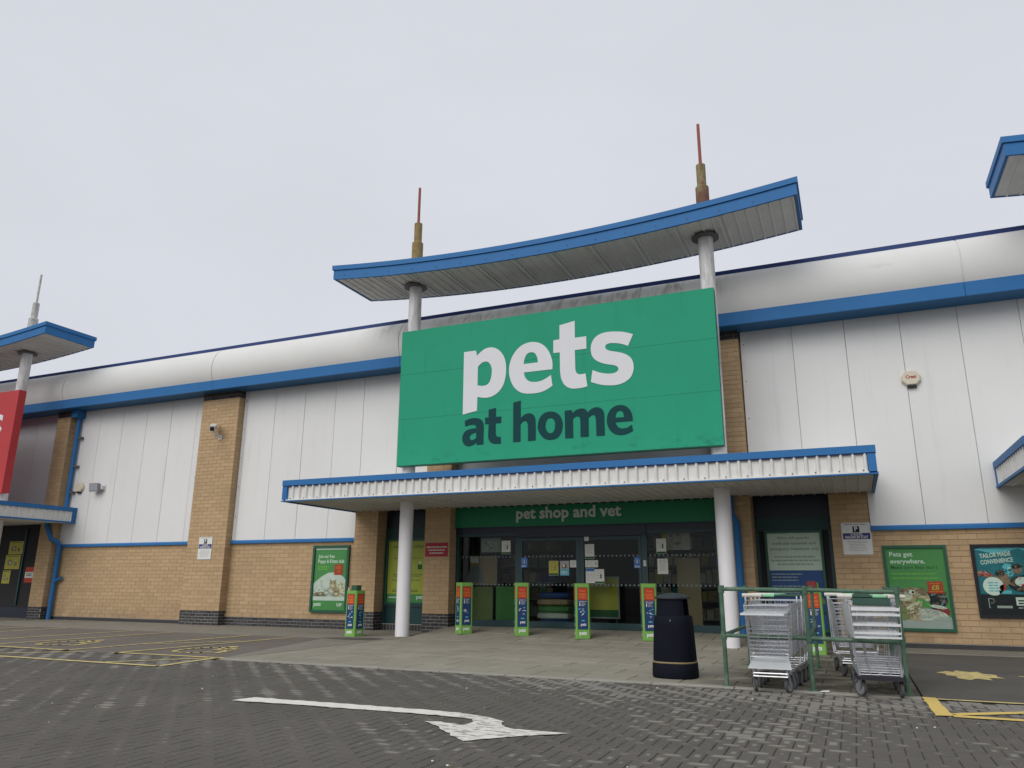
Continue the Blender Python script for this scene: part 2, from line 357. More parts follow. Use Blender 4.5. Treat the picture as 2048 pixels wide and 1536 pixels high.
        if origin is not None: ob.location = origin; ORG[ob] = Vector(origin)
        if kind: ob['kind'] = kind
        if label: ob['label'] = label
        return ob

def loops_mesh(loops, ext=0.0):
    cu = bpy.data.curves.new('tmp', 'CURVE'); cu.dimensions = '2D'; cu.fill_mode = 'BOTH' if ext else 'FRONT'; cu.extrude = ext
    for lp in loops:
        sp_ = cu.splines.new('POLY'); sp_.points.add(len(lp)-1)
        for i, (x, y) in enumerate(lp): sp_.points[i].co = (x, y, 0, 1)
        sp_.use_cyclic_u = True
    ob = bpy.data.objects.new('tmp', cu); COL.objects.link(ob)
    me = bpy.data.meshes.new_from_object(ob.evaluated_get(bpy.context.evaluated_depsgraph_get()))
    bpy.data.objects.remove(ob); bpy.data.curves.remove(cu); return me
TXT = {}
def text_mesh(s, bold=0.0):
    k = (s, bold)
    if k not in TXT:
        cu = bpy.data.curves.new('tmp', 'FONT'); cu.body = s; cu.size = 1; cu.offset = bold; cu.resolution_u = 2; cu.fill_mode = 'FRONT'
        cu.align_x = 'LEFT'
        ob = bpy.data.objects.new('tmp', cu); COL.objects.link(ob)
        TXT[k] = bpy.data.meshes.new_from_object(ob.evaluated_get(bpy.context.evaluated_depsgraph_get()))
        bpy.data.objects.remove(ob); bpy.data.curves.remove(cu)
    return TXT[k]
def text(mb, s, x, z, h, y, m, bold=0.02, width=None, align='L', fn=None):
    """flat lettering facing -Y; h = font size, or fitted to a width"""
    me = text_mesh(s, bold)
    xs = [v.co.x for v in me.vertices]
    if not xs: return
    w0 = max(xs)-min(xs); sx = h if width is None else width/w0
    x0 = x-min(xs)*sx - (0 if align == 'L' else w0*sx*(.5 if align == 'C' else 1))
    f = (lambda c: (x0+c.x*sx, y, z+c.y*h)) if fn is None else (lambda c: fn(x0+c.x*sx, z+c.y*h))
    mb.add_mesh(me, f, m)
def quad(mb, x0, x1, z0, z1, y, m): mb.face([(x0, y, z0), (x1, y, z0), (x1, y, z1), (x0, y, z1)], m)
def blob(mb, x, z, rx, rz, y, m, n=14, j=.12, rot=0):
    pts = []
    for k in range(n):
        t = 2*math.pi*k/n; q = 1+random.uniform(-j, j)
        a, b = rx*math.cos(t)*q, rz*math.sin(t)*q
        pts.append((x+a*math.cos(rot)-b*math.sin(rot), y, z+a*math.sin(rot)+b*math.cos(rot)))
    mb.face(pts, m)
def lines(mb, x0, x1, z1, n, dz, h, y, m, cut=.25, center=False):
    for i in range(n):
        w = (x1-x0)*(1-random.uniform(0, cut)); z = z1-i*dz
        a = x0 if not center else (x0+x1)/2-w/2
        k = a
        while k < a+w-.01:           # broken into words
            e = min(a+w, k+random.uniform(.04, .11)*max(1, (x1-x0)))
            quad(mb, k, e, z-h, z, y, m); k = e+.012

def poly_clip_bricks(u0, u1, z0, z1, L=.30, H=.10, j=.011, phase=0.0):
    out = []; r = 0; z = z0
    while z < z1-.02:
        ze = min(z+H-j, z1)
        u = u0-((r % 2)*L/2+phase) % L
        while u < u1-.01:
            a, b = max(u, u0), min(u+L-j, u1)
            if b-a > .03: out.append((a, b, z, ze))
            u += L
        z += H; r += 1
    return out
def add_brick(mb, side, pl, a, b, z0, z1, m, proud=.008):
    """side: 'F' faces -Y at y=pl ; 'R' faces +X at x=pl ; 'L' faces -X"""
    d = proud*.65+random.uniform(-.0015, .0015)
    if side == 'F': mb.box(a, b, pl-d, pl+.01, z0, z1, m)
    elif side == 'R': mb.box(pl-.01, pl+d, a, b, z0, z1, m)
    else: mb.box(pl-d, pl+.01, a, b, z0, z1, m)
# ---------------------------------------------------------------- ground
gb = MB(); gb.box(-320, 320, -320, 320, -.5, -.03, m_asph)
ground = gb.build('ground', kind='structure')

# road of interlocking blocks (90 degree herringbone)
PX0, PX1, PY0, PY1 = -15.0, 5.5, -14.5, -7.06
rb = MB(); rb.box(PX0-40, PX1+40, PY0-60, PY1, -.2, -.010, m_joint)
road = rb.build('road', kind='structure')
def block_mesh(w, h):
    mb = MB(); c = .005; j = .0025
    x0, x1, y0, y1 = -w/2+j, w/2-j, -h/2+j, h/2-j
    v = [(x0, y0, -.03), (x1, y0, -.03), (x1, y1, -.03), (x0, y1, -.03), (x0, y0, -c), (x1, y0, -c), (x1, y1, -c), (x0, y1, -c),
         (x0+c, y0+c, 0), (x1-c, y0+c, 0), (x1-c, y1-c, 0), (x0+c, y1-c, 0)]
    f = [(8, 9, 10, 11)]
    for k in range(4):
        a, b = k, (k+1) % 4
        f += [(a, b, 4+b, 4+a), (4+a, 4+b, 8+b, 8+a)]
    return v, f
blocks = []
W_ = .1
for i in range(-160, 260):
    for j_ in range(-120, 120):
        a, b = i*1+j_*2, i*1-j_*2
        for (ox, oy, w, h) in ((a, b, 2, 1), (a, b+1, 1, 2)):
            x, y = -(ox+w/2)*W_-5, (oy+h/2)*W_-10
            hw, hh = w*W_/2, h*W_/2
            if x+hw < PX1 and x-hw > PX0 and y+hh < PY1 and y-hh > PY0: blocks.append((x, y, w*W_, h*W_))
camp = Vector((0, -16.0174))
def in_view(x, y):
    d = Vector((x, y, 0))-cam_ob.matrix_world.translation
    zc = d.dot(Fw)
    if zc < .5: return False
    u = 1024+FPX*d.dot(Rt)/zc; v = 768-FPX*d.dot(Up)/zc
    return -5 < u < 2053 and v < 1541
blocks.sort(key=lambda q: (0 if in_view(q[0], q[1]) else 1, (Vector(q[:2])-camp).length))
bv = {}
def blk_attr(me, signs):
    """where on its block a vertex lies, and which way the block runs"""
    at = me.attributes.new('blk', 'FLOAT_VECTOR', 'POINT'); al = []
    for s in signs:
        for _ in range(3): al += [-1., -1., s, 1., -1., s, 1., 1., s, -1., 1., s]
    at.data.foreach_set('vector', al)
for w, h in ((.2, .1), (.1, .2)):
    v, f = block_mesh(w, h)
    me = bpy.data.meshes.new('paving_block'); me.from_pydata(v, [], f); me.materials.append(m_paver); blk_attr(me, [1 if w > h else -1]); bv[(round(w, 2), round(h, 2))] = (me, v, f)
stuff = MB()
for k, (x, y, w, h) in enumerate(blocks):
    me, v, f = bv[(round(w, 2), round(h, 2))]
    z = random.uniform(-.002, .0015)
    if k < 300:
        o = bpy.data.objects.new('paving_block', me); COL.objects.link(o); o.parent = road; o.location = (x, y, z)
        o.rotation_euler = (random.uniform(-.012, .012), random.uniform(-.012, .012), random.uniform(-.01, .01))
    else:
        tx, ty = random.uniform(-.014, .014), random.uniform(-.014, .014)
        stuff.raw([(x+p[0], y+p[1], z+p[2]+p[0]*tx+p[1]*ty) for p in v], f, m_paver)
sb_ = stuff.build('block_paving', road, kind='stuff'); blk_attr(sb_.data, [1 if q[2] > q[3] else -1 for q in blocks[300:]])

# painted direction arrow on the road (worn thermoplastic)
def ragged(pts, step=.05, j=.008):
    out = []
    for i in range(len(pts)):
        a, b = Vector(pts[i]), Vector(pts[(i+1) % len(pts)])
        n = max(1, int((b-a).length/step))
        for k in range(n):
            q = a+(b-a)*k/n
            out.append((q.x+random.uniform(-j, j), q.y+random.uniform(-j, j)))
    return out
def paint(name, pts, m, parent, z=.006, step=.05, j=.008, label=None):
    me = loops_mesh([ragged(pts, step, j)]); mb = MB(); mb.add_mesh(me, lambda c: (c.x, c.y, z), m)
    return mb.build(name, parent, label=label)
paint('painted_arrow', [(-5.47, -10.09), (-5.40, -9.84), (-4.3, -9.80), (-3.55, -9.78), (-3.15, -9.80), (-2.86, -9.90), (-2.70, -10.02), (-2.62, -10.20), (-2.52, -10.28),
      (-2.02, -10.27), (-2.28, -10.46), (-2.63, -10.86), (-2.85, -10.66), (-3.04, -10.46), (-3.27, -10.27), (-3.16, -10.25), (-2.93, -10.30), (-2.90, -10.16),
      (-2.98, -10.05), (-3.2, -9.99), (-3.6, -9.98), (-4.3, -10.02), (-5.0, -10.05)], m_wpaint, road, z=.007, step=.06, j=.014,
      label='worn white turn arrow painted on the road blocks')

gr = MB()
for _ in range(70):
    x, y = random.uniform(-9, 1), random.uniform(-12.4, -7.3); r_ = random.uniform(.004, .011)
    gr.lathe([(r_, 0), (r_*.8, r_*.5), (r_*.2, r_*.7)], (x, y, .001), random.choice([m_kerb, m_litter, m_ochre]), 6)
gr.build('grit', road, kind='stuff')
# tarmac parking bays either side of the entrance, with their worn yellow lines
def strip(p, q, w, m, parent, z=.004, name='bay_line'):
    a, b = Vector(p), Vector(q); d = (b-a).normalized(); nrm = Vector((-d.y, d.x))*w/2
    return paint(name, [tuple(a+nrm), tuple(a-nrm), tuple(b-nrm), tuple(b+nrm)], m, parent, z, .12, .006)
pb = MB(); pb.prism_z([(-60, -7.03), (-8.6, -7.03), (-9.93, -2.755), (-60, -2.755)], -.2, 0, m_bay); baysL = pb.build('parking_bays', kind='structure')
pb = MB(); pb.box(.52, 60, -7.03, -1.15, -.2, 0, m_asph); baysR = pb.build('parking_bays', kind='structure')
yl = m_ypaint
for p, q, w in [((-16.5, -8.2), (-8.52, -8.17), .10), ((-8.52, -8.2), (-8.72, -6.95), .10), ((-10.76, -7.0), (-8.6, -6.93), .10), ((-10.72, -7.1), (-10.62, -2.85), .09),
                ((-11.82, -7.1), (-11.80, -2.85), .09), ((-14.0, -7.02), (-11.78, -7.05), .10), ((-14.0, -7.1), (-14.0, -2.85), .09), ((-15.2, -7.1), (-15.2, -2.85), .09),
                ((-17.4, -7.02), (-15.2, -7.05), .10), ((-17.4, -7.1), (-17.4, -2.85), .09), ((-18.6, -7.1), (-18.6, -2.85), .09),
                ((-11.7, -5.6), (-10.8, -4.2), .07), ((-9.6, -8.12), (-8.8, -7.05), .08), ((-12.4, -8.12), (-11.3, -7.08), .07)]:
    strip(p, q, w, yl, baysL, z=.0075)
def wheelchair(cx, cy):
    pts = [(cx+.62+.0*t, cy) for t in [0]]
    arc = [(cx+.42*math.cos(t)-.05, cy-.05+.52*math.sin(t)) for t in [R(a) for a in range(60, 331, 18)]]
    for a, b in zip(arc, arc[1:]): strip(a, b, .09, yl, baysL, .0045, 'wheelchair_symbol') if False else None
    mb = MB()
    def seg(a, b, w=.10):
        a, b = Vector(a), Vector(b); d = (b-a).normalized(); n_ = Vector((-d.y, d.x))*w/2; a = a-d*.02; b = b+d*.02
        mb.face([(p.x, p.y, .0075) for p in (a+n_, a-n_, b-n_, b+n_)], yl)
    for a, b in zip(arc, arc[1:]): seg(a, b)
    seg((cx-.1, cy+.50), (cx+.05, cy+.05)); seg((cx+.05, cy+.05), (cx+.38, cy+.02)); seg((cx+.38, cy+.02), (cx+.50, cy-.40)); seg((cx, cy+.28), (cx+.30, cy+.26))
    blobp = [(cx-.14+.10*math.cos(2*math.pi*k/10), cy+.66+.10*math.sin(2*math.pi*k/10), .0075) for k in range(10)]
    mb.face(blobp, yl)
    return mb.build('wheelchair_symbol', baysL)
wheelchair(-9.82, -5.95); wheelchair(-13.1, -5.95); wheelchair(-16.5, -5.95)
y2 = m_ypaint2
paint('bay_line', [(.50, -6.96), (.62, -6.97), (.66, -8.14), (.52, -8.17)], y2, baysR, .0095, .1, .008)
strip((.62, -7.03), (9, -7.03), .07, yl, baysR, .0075); strip((.66, -8.12), (9, -8.12), .12, y2, baysR, .0075)
strip((.68, -8.02), (2.1, -7.1), .11, y2, baysR, .0075); strip((2.5, -8.05), (4.0, -7.1), .11, y2, baysR, .0075)
strip((3.1, -6.95), (3.1, -2.0), .09, yl, baysR, .0045); strip((1.75, -4.35), (3.05, -4.45), .08, yl, baysR, .0045)
splat = [(.80, -4.30), (.92, -4.02), (1.02, -4.08), (1.10, -3.86), (1.24, -4.02), (1.36, -3.92), (1.40, -4.20), (1.58, -4.30), (1.52, -4.50), (1.62, -4.72), (1.42, -4.74), (1.40, -5.02), (1.24, -4.92), (1.12, -5.14),
         (1.02, -4.96), (.98, -4.70), (.86, -4.62), (.92, -4.44)]
splat = [(1.20+(x-1.20)*.85, -4.5+(y+4.5)*.9) for x, y in splat]
paint('painted_pram_symbol', splat, m_ypaint, baysR, .0045, .08, .02, label='worn yellow pram symbol painted on the asphalt bay')

# footpaths along the wall
fb = MB(); fb.prism_z([(-8.55, -7.03), (-8.55, 1.0), (-60, 1.0), (-60, -2.75), (-9.925, -2.75), (-8.595, -7.03)], -.2, .006, m_path); fp = fb.build('footpath', kind='structure')
paint('damp_patch', [(-10.0, -2.75), (-9.6, -2.45), (-9.0, -2.3), (-8.7, -2.5), (-8.75, -2.9), (-9.2, -3.0), (-9.6, -2.95)], m_asph, fp, .010, .1, .03)
fb = MB(); fb.box(.5, 60, -1.15, 1.0, -.2, .012, m_path); fb.build('footpath', kind='structure')

# pavement of concrete slabs in front of the doors, rising to the threshold
pv = MB()
pv.box(-8.55, .5, -7.03, -1.9, -.2, -.006, m_joint)
pv.prism_x([(-1.9, -.2), (-1.9, -.006), (.12, .155), (.12, -.2)], -8.55, .5, m_joint)
pavement = pv.build('pavement', kind='structure')
def slab_mesh(w, d, name, m, t=.03):
    x0, x1, y0, y1 = -w/2+.005, w/2-.005, -d/2+.005, d/2-.005; c = .005
    v = [(x0, y0, -t), (x1, y0, -t), (x1, y1, -t), (x0, y1, -t), (x0, y0, -c), (x1, y0, -c), (x1, y1, -c), (x0, y1, -c),
         (x0+c, y0+c, 0), (x1-c, y0+c, 0), (x1-c, y1-c, 0), (x0+c, y1-c, 0)]
    f = [(8, 9, 10, 11)]
    for k in range(4):
        a, b = k, (k+1) % 4; f += [(a, b, 4+b, 4+a), (4+a, 4+b, 8+b, 8+a)]
    me = bpy.data.meshes.new(name); me.from_pydata(v, [], f); me.materials.append(m); return me
SL = {}
def slab(x0, x1, y0, y1, z, tilt, name='paving_slab', m=m_flag, par=pavement):
    k = (round(x1-x0, 3), round(y1-y0, 3), name)
    if k not in SL: SL[k] = slab_mesh(x1-x0, (y1-y0), name, m)
    o = bpy.data.objects.new(name, SL[k]); COL.objects.link(o); o.parent = par
    o.location = ((x0+x1)/2, (y0+y1)/2, z+random.uniform(-.002, .002))
    o.rotation_euler = (tilt+random.uniform(-.003, .003), random.uniform(-.003, .003), 0)
DS = .60
row = 0; y = -6.90
while y < -1.95:
    ye = min(y+DS, -1.9); x = -8.55+(-.30 if row % 2 else 0)
    while x < .49:
        a, b = max(x, -8.55), min(x+DS, .5)
        if b-a > .1: slab(a, b, y, ye, .003, 0)
        x += DS
    y += DS; row += 1
ang = math.atan2(.161, 2.02); row = 0; y = -1.9
while y < .0:
    ye = min(y+.5, .1); x = -8.55+(-.30 if row % 2 else 0)
    while x < .49:
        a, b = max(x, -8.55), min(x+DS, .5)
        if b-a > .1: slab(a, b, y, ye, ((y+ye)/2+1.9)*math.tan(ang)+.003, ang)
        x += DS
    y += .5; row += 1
x = -8.55
while x < .5:
    slab(x, min(x+.905, .5), -7.05, -6.90, .006, 0, 'kerb_stone', m_kerb); x += .905

# ---------------------------------------------------------------- the long retail building
B = thing('retail_building', 'long retail building of buff brick and white cladding under a white barrel roof edge', 'building', (-9, .5, 0))
BX0, BX1 = -33.0, 9.0
Z_DRIP0, Z_DRIP1, Z_SOF = 2.09, 2.18, 6.30
# bodies behind the skin
mb = MB()
mb.box(-22.69, -11.3, .06, 16, 0, 6.9, m_grey); mb.box(BX0, -22.69, .32, 16, 0, 6.9, m_grey); mb.box(.30, BX1, .06, 16, 0, 6.9, m_grey); mb.box(-11.3, .30, 3.6, 16, 0, 6.9, m_grey)
mb.box(-11.3, .30, .35, 3.6, 2.85, 6.9, m_grey)
mb.build('wall_core', B)

# pillars: brick returns and mortar core with separate bricks
def pillar(x0, x1, yf, yb, zt, ztop_dark=None, base=.42, z0=0.0, left=True, right=True):
    mb = MB(); mb.box(x0, x1, yf, yb, z0, zt, m_mortar); ob = mb.build('brick_pillar', B)
    k = MB()
    zones = [(z0, base, m_dbrick), (base, (ztop_dark or zt), m_brick)] + ([(ztop_dark, zt, m_dbrick)] if ztop_dark else [])
    for a, b, m in zones:
        L, H = (.225, .075) if m is m_dbrick and a < 1 else (.30, .10)
        for u0, u1, q0, q1 in poly_clip_bricks(x0, x1, a, b, L, H): add_brick(k, 'F', yf, u0, u1, q0, q1, m)
        if right:
            for u0, u1, q0, q1 in poly_clip_bricks(yf, yb, a, b, L, H, phase=L/2): add_brick(k, 'R', x1, u0, u1, q0, q1, m)
        if left:
            for u0, u1, q0, q1 in poly_clip_bricks(yf, yb, a, b, L, H, phase=L/2): add_brick(k, 'L', x0, u0, u1, q0, q1, m)
    return ob, k
def mk_pillar(*a, **kw):
    par, k = pillar(*a, **kw)
    x0, x1, yf, yb = a[:4]; base = kw.get('base', .42); z0 = kw.get('z0', 0.0)
    mb = MB(); mb.box(x0-.003, x1+.003, yf-.003, yb, z0, base-.004, m_dmortar); mb.build('base_mortar', par)
    k.build('brickwork', par, kind='stuff')
    return par
BP = {}
BP['P0'] = mk_pillar(-22.69, -22.10, -.25, .0, 6.30, 6.10, base=.36)
BP['P1'] = mk_pillar(-16.59, -15.25, -.25, .0, 6.30, 6.10, base=.37)
BP['A'] = mk_pillar(-11.24, -10.58, -.10, .35, 2.85, None, z0=0, left=True)
BP['Bq'] = mk_pillar(-9.15, -8.49, -.25, .35, 6.30, 6.10, z0=0)
BP['C'] = mk_pillar(-2.43, -1.76, -.25, .35, 6.30, 6.10, z0=0)

# left brick walls (far: bricks only read as courses)
def brick_wall(x0, x1, z0, z1, plinth, individual=False, holes=()):
    mb = MB(); mb.box(x0, x1, 0, .06, 0, z1, m_mortar)
    w = mb.build('brick_wall', B)
    pl = MB(); pl.box(x0, x1, -.010, 0, 0, plinth, m_dmortar); pl.build('plinth', w)
    k = MB()
    if plinth > .15:
        for u0, u1, q0, q1 in poly_clip_bricks(x0, x1, .0, plinth, .225, .075): add_brick(k, 'F', -.010, u0, u1, q0, q1, m_dbrick)
    else: k.box(x0, x1, -.016, -.010, 0, plinth-.01, m_dbrick)
    shared = {}; cnt = 0
    for u0, u1, q0, q1 in poly_clip_bricks(x0, x1, plinth+.006, z1, .30, .10):
        cx, cz = (u0+u1)/2, (q0+q1)/2
        hidden = any(h[0] < u0 and u1 < h[1] and h[2] < q0 and q1 < h[3] for h in holes)
        if individual and cnt < 300 and u0 < 3.2 and not hidden:
            key = (round(u1-u0, 3), round(q1-q0, 3))
            if key not in shared:
                bb = MB(); bb.box(-(u1-u0)/2, (u1-u0)/2, -.009, .008, -(q1-q0)/2, (q1-q0)/2, m_brick)
                me = bpy.data.meshes.new('brick'); me.from_pydata(bb.v, [], bb.f); me.materials.append(m_brick); shared[key] = me
            o = bpy.data.objects.new('brick', shared[key]); COL.objects.link(o); o.parent = w
            o.location = Vector((cx, random.uniform(-.0015, .0015), cz))-ORG[B]
            cnt += 1
        elif not hidden: add_brick(k, 'F', 0, u0, u1, q0, q1, m_brick)
    k.build('brickwork', w, kind='stuff'); return w
POST_R = (.55, 1.55, .33, 1.78); POST_RR = (1.97, 3.1, .58, 1.78)
brick_wall(-22.10, -16.59, 0, Z_DRIP0, .10)
brick_wall(-15.25, -11.24, 0, Z_DRIP0, .22)
wR = brick_wall(-.31, 9.0, 0, Z_DRIP0, .10, individual=True, holes=(POST_R, POST_RR))
# the door-side pier carries the right wall up to the canopy
mb = MB(); mb.box(-.31, .375, .0, .35, Z_DRIP0, 2.85, m_mortar); pr = mb.build('brick_pier', B); k = MB()
for u0, u1, q0, q1 in poly_clip_bricks(-.31, .375, Z_DRIP0+.016, 2.85): add_brick(k, 'F', 0, u0, u1, q0, q1, m_brick)
for u0, u1, q0, q1 in poly_clip_bricks(.0, .35, .1, 2.85): add_brick(k, 'L', -.31, u0, u1, q0, q1, m_brick)
k.build('brickwork', pr, kind='stuff')
mb = MB(); mb.box(-.309, -.29, .061, .35, 0, Z_DRIP0, m_mortar); mb.build('pier_return', B)

# white cladding in one-metre panels with open joints
def cladding(edges, z0, z1, m=m_clad, y=-.03, gap=.008):
    mb = MB(); mb.box(edges[0], edges[-1], y+.022, .05, z0, z1, m_clad_b if m is m_clad else m); mb.build('cladding_backing', B)
    for a, b in zip(edges, edges[1:]):
        c = MB(); g = gap/2; yy = y+random.uniform(-.002, .002); ch = .006
        v = [(a+g, y+.02, z0), (b-g, y+.02, z0), (b-g, y+.02, z1), (a+g, y+.02, z1), (a+g, yy+ch, z0), (b-g, yy+ch, z0), (b-g, yy+ch, z1), (a+g, yy+ch, z1),
             (a+g+ch, yy, z0), (b-g-ch, yy, z0), (b-g-ch, yy, z1), (a+g+ch, yy, z1)]
        c.raw(v, [(8, 9, 10, 11), (0, 4, 7, 3), (1, 2, 6, 5), (4, 8, 11, 7), (5, 6, 10, 9), (0, 1, 9, 8), (2, 3, 11, 10)], m)
        c.build('cladding_panel', B)
cladding([-33, -32, -31, -30, -29, -28, -27, -26, -25, -24, -23.1, -22.69], 3.30, Z_SOF, m_grey, y=.02)
cladding([-22.08, -21.02, -20.02, -19.02, -18.02, -17.02, -16.61], Z_DRIP1, Z_SOF)
cladding([-15.23, -15.14, -14.15, -13.14, -12.14, -11.24], Z_DRIP1, Z_SOF)
cladding([-11.24, -10.16, -9.17], 2.86, Z_SOF)
cladding([-8.47, -7.5, -6.5, -5.5, -4.5, -3.5, -2.45], 3.0, Z_SOF, m_grey, y=.05)
cladding([-1.74, -.70, .30], 2.86, Z_SOF)
cladding([1.30, 2.30, 3.30, 4.30, 5.3, 6.3, 7.3, 8.3, 9.0], Z_DRIP1, Z_SOF)
mb = MB(); mb.prism_y([(.304, Z_SOF), (.304, 2.86), (.382, 2.86), (.382, Z_DRIP1), (1.296, Z_DRIP1), (1.296, Z_SOF)], -.03, .05, m_clad); mb.build('cladding_panel', B)
mb = MB(); mb.box(1.29, 1.31, -.008, .05, Z_DRIP1, Z_SOF, m_clad_b); mb.build('cladding_backing', B)
# edge flashings beside the pillars, screwed
for x in (-15.20, -9.22, -16.66, -1.69):
    t = MB(); t.box(x-.035, x+.035, -.046, -.030, Z_DRIP1 if x < -12 else 2.9, Z_SOF, m_trimw)
    for z in (2.8, 3.6, 4.4, 5.2, 6.0): t.box(x+.01, x+.03, -.052, -.046, z, z+.02, m_dksoff)
    t.build('edge_flashing', B)
# blue drip flashing above the brickwork
for a, b in ((-22.10, -16.59), (-15.25, -11.24), (.385, 9.0)):
    t = MB(); t.prism_x([(-.075, Z_DRIP0), (-.075, Z_DRIP0+.055), (-.033, Z_DRIP1), (0, Z_DRIP1), (0, Z_DRIP0)], a, b, m_blue); t.build('drip_flashing', B)

# eaves: soffit, fascia, barrel roof edge in six-metre lengths, navy capping
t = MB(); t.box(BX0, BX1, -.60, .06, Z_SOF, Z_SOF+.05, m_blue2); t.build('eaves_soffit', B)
cuts = [BX0, -28.2, -22.0, -15.9, -9.8, -3.7, 2.4, 8.5, BX1]
for a, b in zip(cuts, cuts[1:]):
    t = MB(); t.prism_x([(-.66, Z_SOF-.02), (-.675, Z_SOF+.245), (-.60, Z_SOF+.25), (-.60, Z_SOF-.02)], a+.004, b-.004, m_blue); t.build('eaves_fascia', B)
prof = []
for i in range(15):
    th = R(-35+i*(35+78)/14)
    prof.append((-.18-.58*math.cos(th), 6.90+.66*math.sin(th)))
for a, b in zip(cuts, cuts[1:]):
    t = MB(); n = len(prof); g = .012
    for (x, inset) in ((0, 0),):
        vs = []
        for xx, d in ((a, .018), (a+g, .018), (a+g, 0), (b-g, 0), (b-g, .018), (b, .018)):
            vs += [(xx, y+d, z-d*.3) for y, z in prof]
        fs = [(k*n+i, (k+1)*n+i, (k+1)*n+i+1, k*n+i+1) for k in range(5) for i in range(n-1)]
        t.raw(vs, fs, m_barrel)
    t.build('barrel_roof_panel', B, smooth=True)
for a, b in zip(cuts, cuts[1:]):
    t = MB(); t.prism_x([(-.33, 7.525), (-.34, 7.63), (.35, 7.63), (.35, 7.525)], a+.003, b-.003, m_navy); t.build('roof_capping', B)
t = MB(); t.box(BX0, BX1, .3, 16, 6.9, 7.5, m_grey); t.build('roof_deck', B)

# shop windows and doors
FY = .06
def frame_bar(mb, x0, x1, z0, z1, y0=FY, y1=FY+.07, m=None): mb.box(x0, x1, y0, y1, z0, z1, m or m_frame)
def bay(x0, x1, label=None):
    t = MB(); y = .30
    t.box(x0, x1, y, y+.05, 2.40, 2.85, m_dkpanel); t.box(x0, x1, y-.012, y+.05, 2.14, 2.398, m_tealpanel)
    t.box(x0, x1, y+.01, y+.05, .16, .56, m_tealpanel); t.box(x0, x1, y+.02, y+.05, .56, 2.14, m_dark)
    for a, b in ((x0, x0+.07), (x1-.07, x1)): t.box(a, b, y-.03, y+.01, .16, 2.14, m_frame)
    t.box(x0, x1, y-.028, y+.01, .54, .60, m_frame)
    w = t.build('window_bay', B)
    s = MB(); s.box(x0, x1, y-.05, y+.06, 0, .15, m_dmortar); kk = MB()
    for u0, u1, q0, q1 in poly_clip_bricks(x0, x1, .005, .15, .085, .14): add_brick(kk, 'F', y-.05, u0, u1, q0, q1, m_dbrick)
    s.build('brick_sill', w); kk.build('brickwork', w, kind='stuff')
bay(-10.58, -9.15); bay(-1.76, -.31)
SX0, SX1 = -8.49, -2.43
t = MB()
t.box(SX0, SX1, FY-.01, FY+.10, 2.20, 2.34, m_dkpanel)                       # door gear box
t.box(-6.96, -3.95, FY-.035, FY-.011, 2.10, 2.30, m_dkpanel)
for a, b in ((SX0, SX0+.10), (-6.97, -6.85), (-4.07, -3.94), (SX1-.10, SX1)): frame_bar(t, a, b, .16, 2.2)
for a, b in ((SX0+.10, -6.97), (-3.94, SX1-.10)):
    frame_bar(t, a, b, .16, .30); frame_bar(t, a, b, 2.14, 2.2)
sf = t.build('shopfront_frame', B)
for a, b in ((SX0+.10, -6.97), (-3.94, SX1-.10)):
    g = MB(); g.box(a, b, FY+.03, FY+.04, .30, 2.14, m_glass); g.build('window_pane', sf)
for a, b in ((-6.85, -5.43), (-5.43, -4.07)):
    d = MB(); wl_ = .09
    rx = a if a > -6 else b-wl_
    d.box(a+.002, a+(wl_ if a > -6 else .06), FY-.012, FY+.03, .165, 2.09, m_frame); d.box(b-(wl_ if a < -6 else .06), b-.002, FY-.012, FY+.03, .165, 2.09, m_frame)
    d.box(a+.06, b-.06, FY-.010, FY+.028, .165, .30, m_frame); d.box(a+.06, b-.06, FY-.010, FY+.028, 2.02, 2.09, m_frame)
    dd = d.build('sliding_door', B)
    g = MB(); g.box(a+.06, b-.06, FY+.004, FY+.012, .30, 2.02, m_glass); g.build('door_pane', dd)
# rows of dots on the glass
t = MB()
for z in (1.68, 1.07):
    x = SX0+.2
    while x < SX1-.15:
        if not (-7.0 < x < -6.82 or -5.56 < x < -5.30 or -4.1 < x < -3.9):
            blob(t, x, z, .022, .022, FY-.001 if not -6.8 < x < -4.1 else FY+.002, P['bag'], 8, 0)
        x += .092
t.build('glass_dots', sf, kind='stuff')
# room behind the glass
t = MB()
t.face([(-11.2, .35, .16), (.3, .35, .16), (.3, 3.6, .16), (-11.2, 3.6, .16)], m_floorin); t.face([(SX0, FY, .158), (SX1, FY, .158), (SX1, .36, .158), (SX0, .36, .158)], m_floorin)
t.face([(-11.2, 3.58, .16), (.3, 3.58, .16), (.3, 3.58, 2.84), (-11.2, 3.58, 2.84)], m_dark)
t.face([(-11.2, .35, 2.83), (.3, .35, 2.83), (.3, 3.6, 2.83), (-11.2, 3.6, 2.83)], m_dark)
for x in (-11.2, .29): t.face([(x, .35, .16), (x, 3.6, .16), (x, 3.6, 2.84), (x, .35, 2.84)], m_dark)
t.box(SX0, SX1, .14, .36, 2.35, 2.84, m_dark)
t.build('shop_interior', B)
# neighbouring shop entrance at far left
t = MB(); t.box(-33, -22.69, .25, .30, .0, 3.3, m_dark); t.box(-24.0, -23.94, .2, .25, .38, 2.7, m_frame); t.box(-33, -22.69, .1, .25, 0, .32, m_dkpanel)
t.build('dark_shopfront', B)
